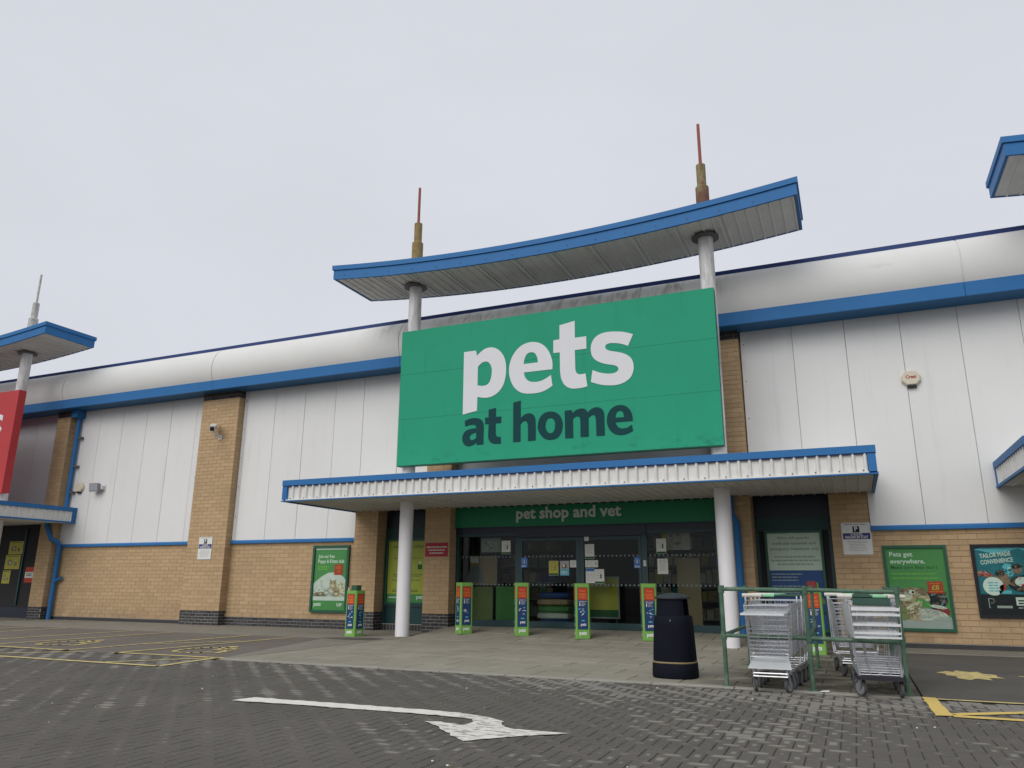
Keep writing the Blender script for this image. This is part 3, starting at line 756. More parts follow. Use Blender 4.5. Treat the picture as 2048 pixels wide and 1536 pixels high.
# ---------------------------------------------------------------- entrance canopies
def canopy(x0, x1, label, ends=(True, True)):
    YF, ZB, ZT = -2.82, 2.79, 3.255
    c = thing('entrance_canopy', label, 'canopy', ((x0+x1)/2, 0, ZB), 'flat entrance canopies with ribbed white fronts')
    t = MB(); t.box(x0+.09, x1-.09, YF+.09, -.05, ZB+.06, ZT-.02, m_grey); t.build('roof_deck', c)
    t = MB()
    t.box(x0, x1, YF, YF+.08, 3.137, ZT, m_blue); t.box(x0, x0+.08, YF+.081, -.05, 3.137, ZT, m_blue); t.box(x1-.08, x1, YF+.081, -.05, 3.137, ZT, m_blue)
    t.box(x0+.004, x1-.004, YF+.018, YF+.07, 3.118, 3.136, m_navy)
    t.build('top_trim', c)
    for a, b, e in ((x0+.008, x0+.13, x0+.008), (x1-.13, x1-.008, x1-.058)):
        t = MB(); t.prism_z([(a, YF+.008), (b, YF+.008), (b, YF+.07), (e+.05, YF+.07), (e+.05, YF+.13), (a, YF+.13)] if e == a else
                            [(a, YF+.008), (b, YF+.008), (b, YF+.13), (e, YF+.13), (e, YF+.07), (a, YF+.07)], ZB+.045, 3.117, m_blue); t.build('corner_trim', c)
        t = MB(); t.box(e, e+.05, -.16, -.05, ZB+.045, 3.136, m_blue); t.build('corner_trim', c)
    t = MB(); t.box(x0-.005, x1+.005, YF-.004, YF+.07, ZB, ZB+.022, m_blue); t.box(x0+.13, x1-.13, YF-.008, YF+.06, ZB+.023, ZB+.044, m_trimw)
    t.box(x0-.005, x0+.05, YF+.071, -.05, ZB, ZB+.044, m_blue); t.box(x1-.05, x1+.005, YF+.071, -.05, ZB, ZB+.044, m_blue)
    t.build('bottom_trim', c)
    t = MB(); t.corr(x0+.13, x1-.13, .178, .070, .046, lambda a, h, q: (a, YF+.060-h, q), ZB+.045, 3.135, m_corr)
    x = x0+.20
    while x < x1-.2: t.box(x, x+.018, YF+.046, YF+.054, ZB+.062, ZB+.08, m_dksoff); x += .178*2
    t.build('ribbed_panel', c)
    for xe, sg in ((x0, -1), (x1, 1)):
        t = MB(); t.corr(YF+.13, -.16, .178, .062, .035, lambda a, h, q: (xe-sg*(.05-h), a, q), ZB+.045, 3.135, m_corr); t.build('ribbed_panel', c)
    t = MB(); t.corr(x0+.05, x1-.05, .20, .04, .022, lambda a, h, q: (a, q, ZB+.03-h), YF+.07, -.05, m_soff); t.build('soffit_sheet', c)
    return c
canopy(-11.30, .51, 'flat blue edged canopy over the automatic doors under the green sign')
canopy(-33.2, -21.46, 'flat blue edged canopy end beside the red sign at far left')
canopy(2.50, 14.3, 'flat blue edged canopy end cut off at the right edge')

# ---------------------------------------------------------------- winged sign towers
def tower(xc, label, mats, rods, cols=(True, True), x_lim=None):
    """two tall columns that carry an upswept winged roof, spires on top"""
    t0 = thing('winged_roof_frame', label, 'roof feature', (xc, -1.59, 0), 'upswept roofs on tall columns')
    HW = 5.20; YF, YB = -2.37, -.76
    prof = lambda x: 8.13+.29*((x-xc)/HW)**2
    N = 40; xs = [xc-HW+2*HW*i/N for i in range(N+1)]
    def ribbon(mb, y0, y1, dz0, dz1, m, e=0):
        vs = []
        for x in xs:
            z = prof(x); x = max(xc-HW-e, min(xc+HW+e, xc+(x-xc)*(HW+e)/HW))
            vs += [(x, y0, z+dz0), (x, y1, z+dz0), (x, y1, z+dz1), (x, y0, z+dz1)]
        fs = [(4*i+k, 4*i+(k+1) % 4, 4*i+4+(k+1) % 4, 4*i+4+k) for i in range(N) for k in range(4)]+[(0, 1, 2, 3), (4*N+3, 4*N+2, 4*N+1, 4*N)]
        mb.raw(vs, fs, m)
    w = MB(); ribbon(w, YF+.05, YB-.05, -.29, -.03, m_grey, -.05); w.build('wing_deck', t0)
    w = MB(); ribbon(w, YF, YF+.045, -.345, -.118, m_blue); ribbon(w, YB-.045, YB, -.335, -.118, m_blue)
    for x in (xc-HW, xc+HW-.045):
        z = prof(xc+HW); w.box(x, x+.045, YF+.046, YB-.046, z-.345, z-.118, m_blue)
    x = xc-HW+.3
    while x < xc+HW-.2:
        w.box(x, x+.025, YF-.006, YF, prof(x)-.27, prof(x)-.25, m_navy); x += .62
    w.build('wing_fascia', t0)
    w = MB(); ribbon(w, YF-.03, YB+.03, -.112, 0, m_blue, .03); w.build('wing_trim', t0)
    w = MB(); w.corr(xc-HW+.06, xc+HW-.06, .215, .045, .03, lambda a, h, q: (a, q, prof(a)-.325-h), YF+.046, YB-.046, m_soff)
    x = xc-HW+1.2
    while x < xc+HW-1:
        w.hexa([(x, YF+.05, prof(x)-.362), (x+.03, YF+.05, prof(x)-.362), (x+.03, YB-.05, prof(x)-.362), (x, YB-.05, prof(x)-.362),
                (x, YF+.05, prof(x)-.33), (x+.03, YF+.05, prof(x)-.33), (x+.03, YB-.05, prof(x)-.33), (x, YB-.05, prof(x)-.33)], m_trimw); x += .86
    w.build('soffit_sheet', t0)
    for i, s in enumerate((-1, 1)):
        if not cols[i]: continue
        x = xc+s*3.38; zt = prof(x)-.34
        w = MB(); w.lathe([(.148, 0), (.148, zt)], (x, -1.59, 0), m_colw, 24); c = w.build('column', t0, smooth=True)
        w = MB(); w.lathe([(.27, zt-.06), (.27, zt-.03), (.20, zt-.03), (.20, zt-.015)], (x, -1.59, 0), m_collar, 24); w.build('collar', c, smooth=True)
        base, mid = mats[i]
        w = MB(); w.lathe([(.135, prof(x)-.02), (.135, 9.0), (.118, 9.02)], (x, -1.59, 0), base, 16); sp_ = w.build('spire', t0, smooth=True)
        w = MB(); w.lathe([(.094, 9.02), (.096, 9.52), (.06, 9.54)], (x, -1.59, 0), mid, 14); w.build('spire_sleeve', sp_, smooth=True)
        w = MB(); w.lathe([(.034, 9.54), (.032, 10.49)], (x, -1.59, 0), rods[i], 8); w.build('spire_rod', sp_, smooth=True)
    return t0
tower(-5.47, 'upswept blue edged roof on two white columns above the green pet shop sign', ((m_ochre, m_ochre), (m_rustmoss, m_rustmoss)), (m_rod, m_rod))
tower(-26.05, 'upswept blue edged roof end on a white column above the red sign', ((m_pale, m_pale), (m_pale, m_pale)), (m_pale, m_pale), cols=(False, True))
tower(8.22, 'upswept blue edged roof tip floating in at the upper right edge', ((m_pale, m_pale), (m_pale, m_pale)), (m_pale, m_pale), cols=(True, False))

# ---------------------------------------------------------------- big signs
SIGN_GLYPHS = {
 'p': [[(-7.344,5.986),(-7.052,5.987),(-7.028,5.862),(-7.008,5.88),(-6.979,5.907),(-6.947,5.933),(-6.915,5.957),(-6.879,5.98),(-6.843,5.998),(-6.804,6.009),(-6.764,6.015),(-6.726,6.017),(-6.69,6.016),(-6.656,6.01),(-6.621,6.001),(-6.586,5.986),(-6.55,5.966),(-6.516,5.942),(-6.483,5.911),(-6.452,5.876),(-6.423,5.837),(-6.398,5.797),(-6.377,5.753),(-6.359,5.705),(-6.346,5.649),(-6.337,5.588),(-6.332,5.528),(-6.33,5.471),(-6.333,5.414),(-6.339,5.357),(-6.348,5.3),(-6.361,5.242),(-6.378,5.19),(-6.398,5.143),(-6.422,5.102),(-6.45,5.064),(-6.481,5.029),(-6.515,4.999),(-6.551,4.972),(-6.59,4.951),(-6.632,4.933),(-6.676,4.92),(-6.723,4.911),(-6.773,4.907),(-6.825,4.908),(-6.888,4.917),(-6.953,4.931),(-6.999,4.942),(-7.005,4.641),(-7.342,4.586)],[(-7.0,5.614),(-6.98,5.634),(-6.95,5.663),(-6.919,5.687),(-6.889,5.701),(-6.857,5.709),(-6.826,5.712),(-6.797,5.708),(-6.769,5.7),(-6.745,5.686),(-6.724,5.666),(-6.706,5.64),(-6.691,5.612),(-6.679,5.582),(-6.67,5.549),(-6.665,5.511),(-6.665,5.463),(-6.669,5.41),(-6.676,5.361),(-6.686,5.318),(-6.699,5.279),(-6.715,5.246),(-6.734,5.221),(-6.757,5.202),(-6.783,5.188),(-6.815,5.179),(-6.851,5.175),(-6.887,5.175),(-6.929,5.181),(-6.972,5.192),(-7.002,5.199)]],
 'e': [[(-5.285,5.372),(-5.283,5.404),(-5.28,5.45),(-5.28,5.496),(-5.285,5.538),(-5.293,5.581),(-5.304,5.625),(-5.32,5.673),(-5.34,5.723),(-5.363,5.77),(-5.389,5.812),(-5.418,5.852),(-5.449,5.887),(-5.483,5.919),(-5.519,5.947),(-5.558,5.97),(-5.601,5.989),(-5.646,6.002),(-5.691,6.012),(-5.735,6.017),(-5.779,6.018),(-5.824,6.015),(-5.873,6.006),(-5.923,5.992),(-5.97,5.973),(-6.014,5.947),(-6.055,5.916),(-6.094,5.88),(-6.131,5.837),(-6.165,5.789),(-6.195,5.74),(-6.218,5.689),(-6.237,5.636),(-6.25,5.584),(-6.259,5.534),(-6.263,5.484),(-6.263,5.435),(-6.26,5.387),(-6.253,5.34),(-6.243,5.293),(-6.229,5.244),(-6.212,5.195),(-6.191,5.15),(-6.168,5.108),(-6.142,5.07),(-6.112,5.036),(-6.078,5.004),(-6.04,4.975),(-6.001,4.951),(-5.963,4.933),(-5.924,4.921),(-5.88,4.911),(-5.828,4.904),(-5.772,4.899),(-5.715,4.897),(-5.66,4.898),(-5.605,4.901),(-5.552,4.908),(-5.503,4.919),(-5.457,4.933),(-5.412,4.951),(-5.364,4.975),(-5.317,5.002),(-5.285,5.021),(-5.318,5.254),(-5.347,5.235),(-5.388,5.21),(-5.432,5.187),(-5.474,5.169),(-5.517,5.154),(-5.562,5.143),(-5.61,5.138),(-5.659,5.138),(-5.704,5.142),(-5.744,5.148),(-5.781,5.159),(-5.814,5.174),(-5.843,5.197),(-5.87,5.225),(-5.891,5.256),(-5.907,5.296),(-5.917,5.34),(-5.924,5.371)],[(-5.93,5.553),(-5.924,5.589),(-5.915,5.639),(-5.902,5.684),(-5.887,5.718),(-5.869,5.747),(-5.847,5.769),(-5.82,5.785),(-5.789,5.794),(-5.758,5.796),(-5.727,5.79),(-5.696,5.778),(-5.669,5.759),(-5.649,5.731),(-5.633,5.697),(-5.62,5.662),(-5.612,5.623),(-5.607,5.584),(-5.604,5.556)]],
 't': [[(-5.117,6.306),(-4.783,6.359),(-4.785,5.989),(-4.54,5.992),(-4.54,5.727),(-4.79,5.724),(-4.787,5.369),(-4.786,5.347),(-4.784,5.315),(-4.78,5.286),(-4.774,5.264),(-4.766,5.245),(-4.753,5.228),(-4.737,5.214),(-4.717,5.204),(-4.691,5.197),(-4.651,5.197),(-4.605,5.2),(-4.572,5.204),(-4.536,4.933),(-4.564,4.927),(-4.605,4.919),(-4.65,4.913),(-4.697,4.91),(-4.747,4.908),(-4.795,4.91),(-4.839,4.914),(-4.881,4.922),(-4.92,4.935),(-4.958,4.956),(-4.993,4.982),(-5.024,5.012),(-5.049,5.049),(-5.07,5.09),(-5.086,5.132),(-5.098,5.173),(-5.106,5.215),(-5.111,5.26),(-5.115,5.312),(-5.116,5.367),(-5.117,5.406),(-5.117,5.716),(-5.26,5.717),(-5.257,5.994),(-5.121,5.998)]],
 's': [[(-3.562,5.907),(-3.675,5.679),(-3.711,5.695),(-3.762,5.719),(-3.813,5.739),(-3.857,5.752),(-3.9,5.763),(-3.943,5.77),(-3.986,5.776),(-4.028,5.78),(-4.065,5.778),(-4.093,5.772),(-4.116,5.762),(-4.132,5.748),(-4.142,5.729),(-4.145,5.708),(-4.141,5.687),(-4.127,5.668),(-4.106,5.649),(-4.079,5.633),(-4.045,5.62),(-4.004,5.608),(-3.958,5.595),(-3.903,5.579),(-3.843,5.561),(-3.789,5.542),(-3.748,5.522),(-3.713,5.502),(-3.682,5.478),(-3.652,5.452),(-3.626,5.422),(-3.606,5.389),(-3.59,5.35),(-3.581,5.307),(-3.576,5.264),(-3.575,5.221),(-3.58,5.178),(-3.59,5.136),(-3.604,5.096),(-3.623,5.057),(-3.648,5.022),(-3.68,4.992),(-3.718,4.966),(-3.759,4.944),(-3.803,4.927),(-3.85,4.913),(-3.9,4.904),(-3.953,4.899),(-4.009,4.9),(-4.069,4.904),(-4.134,4.912),(-4.203,4.925),(-4.27,4.941),(-4.342,4.966),(-4.413,4.994),(-4.462,5.015),(-4.421,5.257),(-4.391,5.243),(-4.348,5.222),(-4.304,5.203),(-4.262,5.187),(-4.218,5.173),(-4.173,5.161),(-4.125,5.152),(-4.077,5.146),(-4.032,5.144),(-3.994,5.146),(-3.959,5.153),(-3.931,5.163),(-3.909,5.177),(-3.893,5.194),(-3.885,5.213),(-3.885,5.234),(-3.893,5.257),(-3.908,5.276),(-3.928,5.292),(-3.955,5.304),(-3.987,5.316),(-4.023,5.325),(-4.064,5.334),(-4.107,5.345),(-4.153,5.359),(-4.202,5.376),(-4.248,5.396),(-4.292,5.42),(-4.334,5.447),(-4.369,5.477),(-4.397,5.511),(-4.418,5.548),(-4.434,5.588),(-4.444,5.629),(-4.449,5.672),(-4.449,5.714),(-4.445,5.755),(-4.437,5.797),(-4.423,5.836),(-4.404,5.873),(-4.379,5.909),(-4.348,5.941),(-4.312,5.968),(-4.27,5.991),(-4.222,6.008),(-4.168,6.018),(-4.107,6.022),(-4.047,6.022),(-3.989,6.019),(-3.931,6.013),(-3.875,6.004),(-3.82,5.995),(-3.767,5.983),(-3.715,5.968),(-3.658,5.947),(-3.601,5.923)]],
 'a2': [[(-7.292,4.44),(-7.262,4.452),(-7.22,4.469),(-7.176,4.481),(-7.13,4.487),(-7.082,4.489),(-7.037,4.486),(-6.994,4.479),(-6.955,4.468),(-6.921,4.452),(-6.895,4.431),(-6.875,4.406),(-6.86,4.379),(-6.85,4.349),(-6.844,4.317),(-6.841,4.283),(-6.84,4.241),(-6.841,4.198),(-6.842,4.167),(-6.843,3.907),(-6.997,3.907),(-7.007,3.965),(-7.022,3.952),(-7.045,3.934),(-7.071,3.918),(-7.103,3.905),(-7.14,3.895),(-7.174,3.89),(-7.206,3.891),(-7.235,3.898),(-7.262,3.91),(-7.285,3.928),(-7.305,3.951),(-7.321,3.977),(-7.332,4.005),(-7.339,4.036),(-7.341,4.067),(-7.339,4.099),(-7.332,4.131),(-7.32,4.161),(-7.302,4.187),(-7.279,4.211),(-7.252,4.23),(-7.221,4.243),(-7.186,4.252),(-7.148,4.259),(-7.102,4.263),(-7.053,4.266),(-7.019,4.267),(-7.018,4.279),(-7.017,4.296),(-7.022,4.312),(-7.032,4.325),(-7.048,4.336),(-7.069,4.345),(-7.095,4.349),(-7.127,4.35),(-7.161,4.348),(-7.202,4.34),(-7.245,4.329),(-7.275,4.321)],[(-7.016,4.175),(-7.042,4.17),(-7.079,4.161),(-7.111,4.151),(-7.133,4.138),(-7.15,4.122),(-7.162,4.107),(-7.169,4.093),(-7.171,4.08),(-7.169,4.066),(-7.162,4.05),(-7.151,4.033),(-7.137,4.021),(-7.12,4.016),(-7.1,4.016),(-7.079,4.019),(-7.055,4.03),(-7.029,4.044),(-7.011,4.054)]],
 't2': [[(-6.729,4.642),(-6.561,4.667),(-6.559,4.472),(-6.438,4.47),(-6.437,4.334),(-6.564,4.334),(-6.562,4.147),(-6.559,4.124),(-6.554,4.093),(-6.545,4.068),(-6.531,4.054),(-6.513,4.046),(-6.496,4.042),(-6.479,4.042),(-6.462,4.045),(-6.451,4.047),(-6.435,3.9),(-6.459,3.898),(-6.493,3.896),(-6.527,3.896),(-6.562,3.899),(-6.597,3.904),(-6.629,3.913),(-6.657,3.928),(-6.682,3.948),(-6.702,3.97),(-6.717,3.996),(-6.726,4.024),(-6.732,4.055),(-6.734,4.092),(-6.733,4.131),(-6.731,4.159),(-6.725,4.334),(-6.807,4.334),(-6.809,4.475),(-6.727,4.475)]],
 'h2': [[(-6.161,4.744),(-5.995,4.771),(-5.994,4.397),(-5.977,4.414),(-5.951,4.438),(-5.923,4.458),(-5.892,4.472),(-5.858,4.481),(-5.825,4.486),(-5.794,4.485),(-5.764,4.478),(-5.738,4.466),(-5.715,4.448),(-5.696,4.425),(-5.681,4.397),(-5.671,4.362),(-5.666,4.321),(-5.663,4.283),(-5.661,4.244),(-5.661,4.207),(-5.661,4.181),(-5.664,3.908),(-5.83,3.909),(-5.83,4.173),(-5.833,4.207),(-5.838,4.254),(-5.847,4.292),(-5.859,4.313),(-5.874,4.324),(-5.89,4.33),(-5.907,4.332),(-5.926,4.329),(-5.945,4.321),(-5.965,4.305),(-5.985,4.284),(-5.999,4.269),(-5.998,3.906),(-6.162,3.907)]],
 'o2': [[(-5.615,4.197),(-5.61,4.242),(-5.601,4.292),(-5.587,4.338),(-5.566,4.375),(-5.54,4.407),(-5.512,4.434),(-5.481,4.453),(-5.448,4.467),(-5.415,4.477),(-5.382,4.482),(-5.349,4.483),(-5.314,4.48),(-5.277,4.472),(-5.238,4.46),(-5.203,4.443),(-5.172,4.42),(-5.144,4.393),(-5.12,4.36),(-5.101,4.322),(-5.086,4.278),(-5.076,4.236),(-5.073,4.195),(-5.075,4.155),(-5.081,4.116),(-5.091,4.075),(-5.105,4.035),(-5.124,3.999),(-5.147,3.968),(-5.174,3.941),(-5.209,3.921),(-5.254,3.907),(-5.307,3.899),(-5.356,3.898),(-5.398,3.904),(-5.437,3.916),(-5.472,3.934),(-5.504,3.959),(-5.532,3.99),(-5.556,4.021),(-5.576,4.052),(-5.592,4.085),(-5.604,4.115),(-5.612,4.142),(-5.615,4.166)],[(-5.449,4.185),(-5.447,4.214),(-5.441,4.246),(-5.432,4.274),(-5.422,4.298),(-5.41,4.317),(-5.395,4.332),(-5.377,4.342),(-5.357,4.347),(-5.336,4.348),(-5.316,4.344),(-5.296,4.335),(-5.278,4.323),(-5.263,4.305),(-5.251,4.284),(-5.242,4.259),(-5.237,4.23),(-5.236,4.199),(-5.238,4.168),(-5.241,4.14),(-5.246,4.113),(-5.254,4.089),(-5.266,4.07),(-5.281,4.054),(-5.297,4.042),(-5.314,4.035),(-5.331,4.032),(-5.349,4.034),(-5.368,4.041),(-5.386,4.052),(-5.402,4.065),(-5.415,4.08),(-5.425,4.098),(-5.434,4.118),(-5.441,4.138),(-5.447,4.16)]],
 'm2': [[(-5.029,4.472),(-4.877,4.473),(-4.861,4.404),(-4.842,4.422),(-4.814,4.447),(-4.782,4.467),(-4.745,4.479),(-4.705,4.486),(-4.668,4.488),(-4.637,4.483),(-4.61,4.474),(-4.587,4.46),(-4.568,4.44),(-4.552,4.415),(-4.542,4.397),(-4.523,4.414),(-4.496,4.439),(-4.464,4.46),(-4.429,4.474),(-4.389,4.484),(-4.352,4.487),(-4.319,4.481),(-4.289,4.469),(-4.263,4.452),(-4.242,4.431),(-4.226,4.407),(-4.214,4.378),(-4.207,4.346),(-4.204,4.309),(-4.202,4.274),(-4.201,4.237),(-4.202,4.201),(-4.203,4.176),(-4.202,3.904),(-4.372,3.907),(-4.373,4.179),(-4.376,4.214),(-4.38,4.261),(-4.387,4.299),(-4.398,4.319),(-4.412,4.329),(-4.427,4.334),(-4.443,4.335),(-4.46,4.33),(-4.478,4.322),(-4.497,4.309),(-4.516,4.293),(-4.529,4.281),(-4.532,3.907),(-4.7,3.909),(-4.699,4.196),(-4.7,4.224),(-4.702,4.263),(-4.708,4.296),(-4.718,4.315),(-4.733,4.327),(-4.748,4.334),(-4.764,4.337),(-4.782,4.335),(-4.8,4.329),(-4.82,4.316),(-4.841,4.3),(-4.855,4.288),(-4.855,3.9),(-5.023,3.907)]],
 'e2': [[(-3.636,4.149),(-3.635,4.174),(-3.636,4.21),(-3.639,4.247),(-3.646,4.283),(-3.657,4.321),(-3.672,4.356),(-3.693,4.389),(-3.718,4.42),(-3.747,4.446),(-3.78,4.464),(-3.816,4.477),(-3.854,4.485),(-3.893,4.487),(-3.934,4.485),(-3.972,4.476),(-4.009,4.459),(-4.044,4.437),(-4.074,4.411),(-4.097,4.382),(-4.116,4.35),(-4.131,4.317),(-4.142,4.283),(-4.15,4.248),(-4.153,4.211),(-4.152,4.172),(-4.147,4.132),(-4.137,4.092),(-4.122,4.053),(-4.101,4.014),(-4.076,3.98),(-4.047,3.952),(-4.014,3.928),(-3.98,3.91),(-3.945,3.898),(-3.91,3.892),(-3.873,3.89),(-3.835,3.89),(-3.796,3.895),(-3.756,3.903),(-3.711,3.919),(-3.667,3.938),(-3.635,3.952),(-3.655,4.079),(-3.677,4.064),(-3.709,4.043),(-3.742,4.027),(-3.774,4.019),(-3.808,4.015),(-3.84,4.016),(-3.868,4.02),(-3.895,4.029),(-3.917,4.041),(-3.935,4.058),(-3.948,4.078),(-3.959,4.098),(-3.968,4.117),(-3.975,4.137),(-3.979,4.15)],[(-3.98,4.241),(-3.976,4.263),(-3.971,4.295),(-3.962,4.323),(-3.949,4.342),(-3.933,4.357),(-3.916,4.368),(-3.9,4.374),(-3.884,4.376),(-3.867,4.373),(-3.85,4.364),(-3.833,4.35),(-3.819,4.33),(-3.811,4.299),(-3.806,4.262),(-3.803,4.236)]],
}

YS = -1.93
sg = thing('shop_sign', 'big green sign box lettered pets at home hung on the columns', 'sign', (-5.45, YS, 3.567))
SXa, SXb, SZ0, SZ1 = -8.95, -1.95, 3.567, 6.659
t = MB(); t.box(SXa, SXb, YS+.012, YS+.17, SZ0, SZ1, m_greene); t.box(SXa-.004, SXb+.004, YS+.004, YS+.172, SZ0-.012, SZ0-.001, m_greene); t.build('sign_box', sg)
h = (SZ1-SZ0)/3
for i in range(3):
    t = MB(); t.box(SXa-.002, SXb+.002, YS-.001, YS+.0115, SZ0+i*h+.002, SZ0+(i+1)*h-.002, m_green); t.build('sign_panel', sg)
for k, lp in SIGN_GLYPHS.items():
    me = loops_mesh(lp, .004); t = MB(); t.add_mesh(me, lambda c: (c.x, YS-.006-c.z, c.y), m_dlett if k.endswith('2') else m_lett); t.build('letter', sg)
rs = thing('shop_sign', 'big red sign box with the end of a white letter at far left', 'sign', (-25.8, YS, 3.55))
t = MB(); t.box(-29.3, -22.20, YS+.006, YS+.22, 3.55, 6.60, m_red); t.build('sign_box', rs)
t = MB(); t.box(-29.3, -22.205, YS-.004, YS+.0055, 3.553, 6.597, m_red); t.build('sign_panel', rs)
t = MB(); text(t, 'S', -23.0, 5.30, .84, YS-.012, m_lett, .035, align='C', width=.62); t.build('letter', rs)

hs = thing('header_sign', 'dark green header board reading pet shop and vet above the doors', 'sign', (-5.46, .03, 2.34))
t = MB(); t.box(-8.485, -2.435, -.005, .045, 2.345, 2.80, m_fgreen); t.box(-8.485, -2.435, -.012, -.006, 2.335, 2.352, m_frame); t.build('board', hs)
t = MB(); text(t, 'pet shop and vet', -6.92, 2.52, .35, -.012, m_fgrey, .03, width=2.46); t.build('lettering', hs)

# ---------------------------------------------------------------- posters and notices
def poster_case(name, label, x0, x1, z0, z1, y, fw, fm, fn, pane=True, cat='poster', depth=.05):
    p = thing(name, label, cat, ((x0+x1)/2, y, z0))
    t = MB()
    for q in ((x0, x1, z0, z0+fw), (x0, x1, z1-fw, z1), (x0, x0+fw, z0+fw, z1-fw), (x1-fw, x1, z0+fw, z1-fw)): t.box(q[0], q[1], y-depth, y, q[2], q[3], fm)
    t.build('frame', p)
    t = MB(); fn(t, x0+fw, x1-fw, z0+fw, z1-fw, y-.012); t.build('print', p)
    if pane:
        t = MB(); t.box(x0+fw, x1-fw, y-depth+.012, y-depth+.015, z0+fw, z1-fw, m_pglass); t.build('pane', p)
    return p
L1, L2, L3, L4 = .0012, .0024, .0036, .0048
def fur(t, x, z, rx, rz, y, tones, rot=0, n=26, s=.34):
    blob(t, x, z, rx, rz, y, P[tones[0]], rot=rot, j=.06)
    for k in range(n):
        a, q = random.uniform(0, 2*math.pi), math.sqrt(random.random())*.88
        u, v = rx*q*math.cos(a), rz*q*math.sin(a)
        blob(t, x+u*math.cos(rot)-v*math.sin(rot), z+u*math.sin(rot)+v*math.cos(rot), rx*s*random.uniform(.5, 1), rz*s*random.uniform(.25, .6), y-.0001-.00004*k, P[random.choice(tones)], 7, .25, rot+random.uniform(-.9, .9))
pm('fur2', (0.33, 0.30, 0.27)); pm('tan2', (0.30, 0.20, 0.12)); pm('brown2', (0.12, 0.075, 0.05)); pm('cream2', (0.68, 0.62, 0.50)); pm('pink', (0.50, 0.27, 0.22))
def pr_kitten(t, x0, x1, z0, z1, y):
    w, h = x1-x0, z1-z0
    quad(t, x0, x1, z0, z1, y, P['green']); quad(t, x0, x1, z1-.03*h, z1, y-L1, P['white'])
    text(t, 'Join our free', x0+.10*w, z1-.165*h, .12, y-L1, P['white'], .02, width=.50*w)
    text(t, 'Puppy & Kitten club', x0+.10*w, z1-.245*h, .12, y-L1, P['white'], .02, width=.80*w)
    lines(t, x0+.10*w, x0+.52*w, z1-.30*h, 2, .04*h, .016*h, y-L1, P['lime'])
    pts = [(x0, y-L1, z0+.15*h)]+[(x0+w*u, y-L1, z0+h*v) for u, v in ((0, .42), (.12, .48), (.28, .55), (.45, .595), (.62, .60), (.80, .57), (.93, .52), (1, .46))]+[(x1, y-L1, z0+.15*h)]
    t.face(pts, P['cushion'])
    W_, F_, T_, C_, D_ = ['cushion', 'fur', 'white'], ['fur', 'fur2', 'cushion'], ['tan', 'tan2', 'cream'], ['cream', 'cream2', 'tan'], ['brown', 'brown2', 'fur2']
    def cat(u, v, s, tn, rot):
        fur(t, x0+(u+.10*s)*w, z0+(v-.055*s)*h, .20*s*w, .055*s*h, y-L2, tn, -.1)
        for e in (-1, 1): t.face([(x0+(u+e*.095*s)*w, y-L2-.0015, z0+(v+.02*s)*h), (x0+(u+e*.085*s)*w, y-L2-.0015, z0+(v+.075*s)*h), (x0+(u+e*.03*s)*w, y-L2-.0015, z0+(v+.05*s)*h)], P[tn[1]])
        fur(t, x0+u*w, z0+v*h, .105*s*w, .058*s*h, y-L2-.0017, tn, rot, 18)
        for e in (-1, 1): blob(t, x0+(u+e*.042*s)*w, z0+(v+.012*s)*h, .016*s*w, .009*s*h, y-L2-.0030, P['black'], 7, 0)
        blob(t, x0+u*w, z0+(v-.022*s)*h, .045*s*w, .018*s*h, y-L2-.0029, P['cream2'], 9, .05); blob(t, x0+u*w, z0+(v-.014*s)*h, .014*s*w, .007*s*h, y-L2-.0031, P['pink'], 6, 0)
    fur(t, x0+.22*w, z0+.36*h, .24*w, .11*h, y-L1-.0006, W_, .5, 20); fur(t, x0+.24*w, z0+.245*h, .24*w, .045*h, y-L2, D_, .05)
    cat(.42, .295, .8, F_, .1); cat(.60, .41, 1.05, T_, -.1); cat(.83, .395, 1.0, C_, .15); cat(.72, .28, .95, T_, 0)
    quad(t, x0+.02*w, x0+.98*w, z0+.15*h, z0+.215*h, y-L2-.0042, P['cushion'])
    quad(t, x0, x1, z0, z0+.15*h, y-L3-.002, P['green'])
    y -= .003; quad(t, x0+.62*w, x0+.88*w, z0+.56*h, z0+.73*h, y-L3, P['red'])
    text(t, '10%', x0+.75*w, z0+.655*h, .10, y-L4, P['orange'], .02, align='C'); text(t, 'off', x0+.75*w, z0+.60*h, .085, y-L4, P['orange'], .02, align='C')
    text(t, 'pets', x0+.05*w, z0+.065*h, .13, y-L4, P['white'], .03); text(t, 'VIP', x0+.74*w, z0+.055*h, .12, y-L4, P['white'], .02)
poster_case('poster_case', 'green framed puppy and kitten club poster on the left brick wall', -12.50, -11.40, .38, 2.0, -.018, .06, m_pframe, pr_kitten)
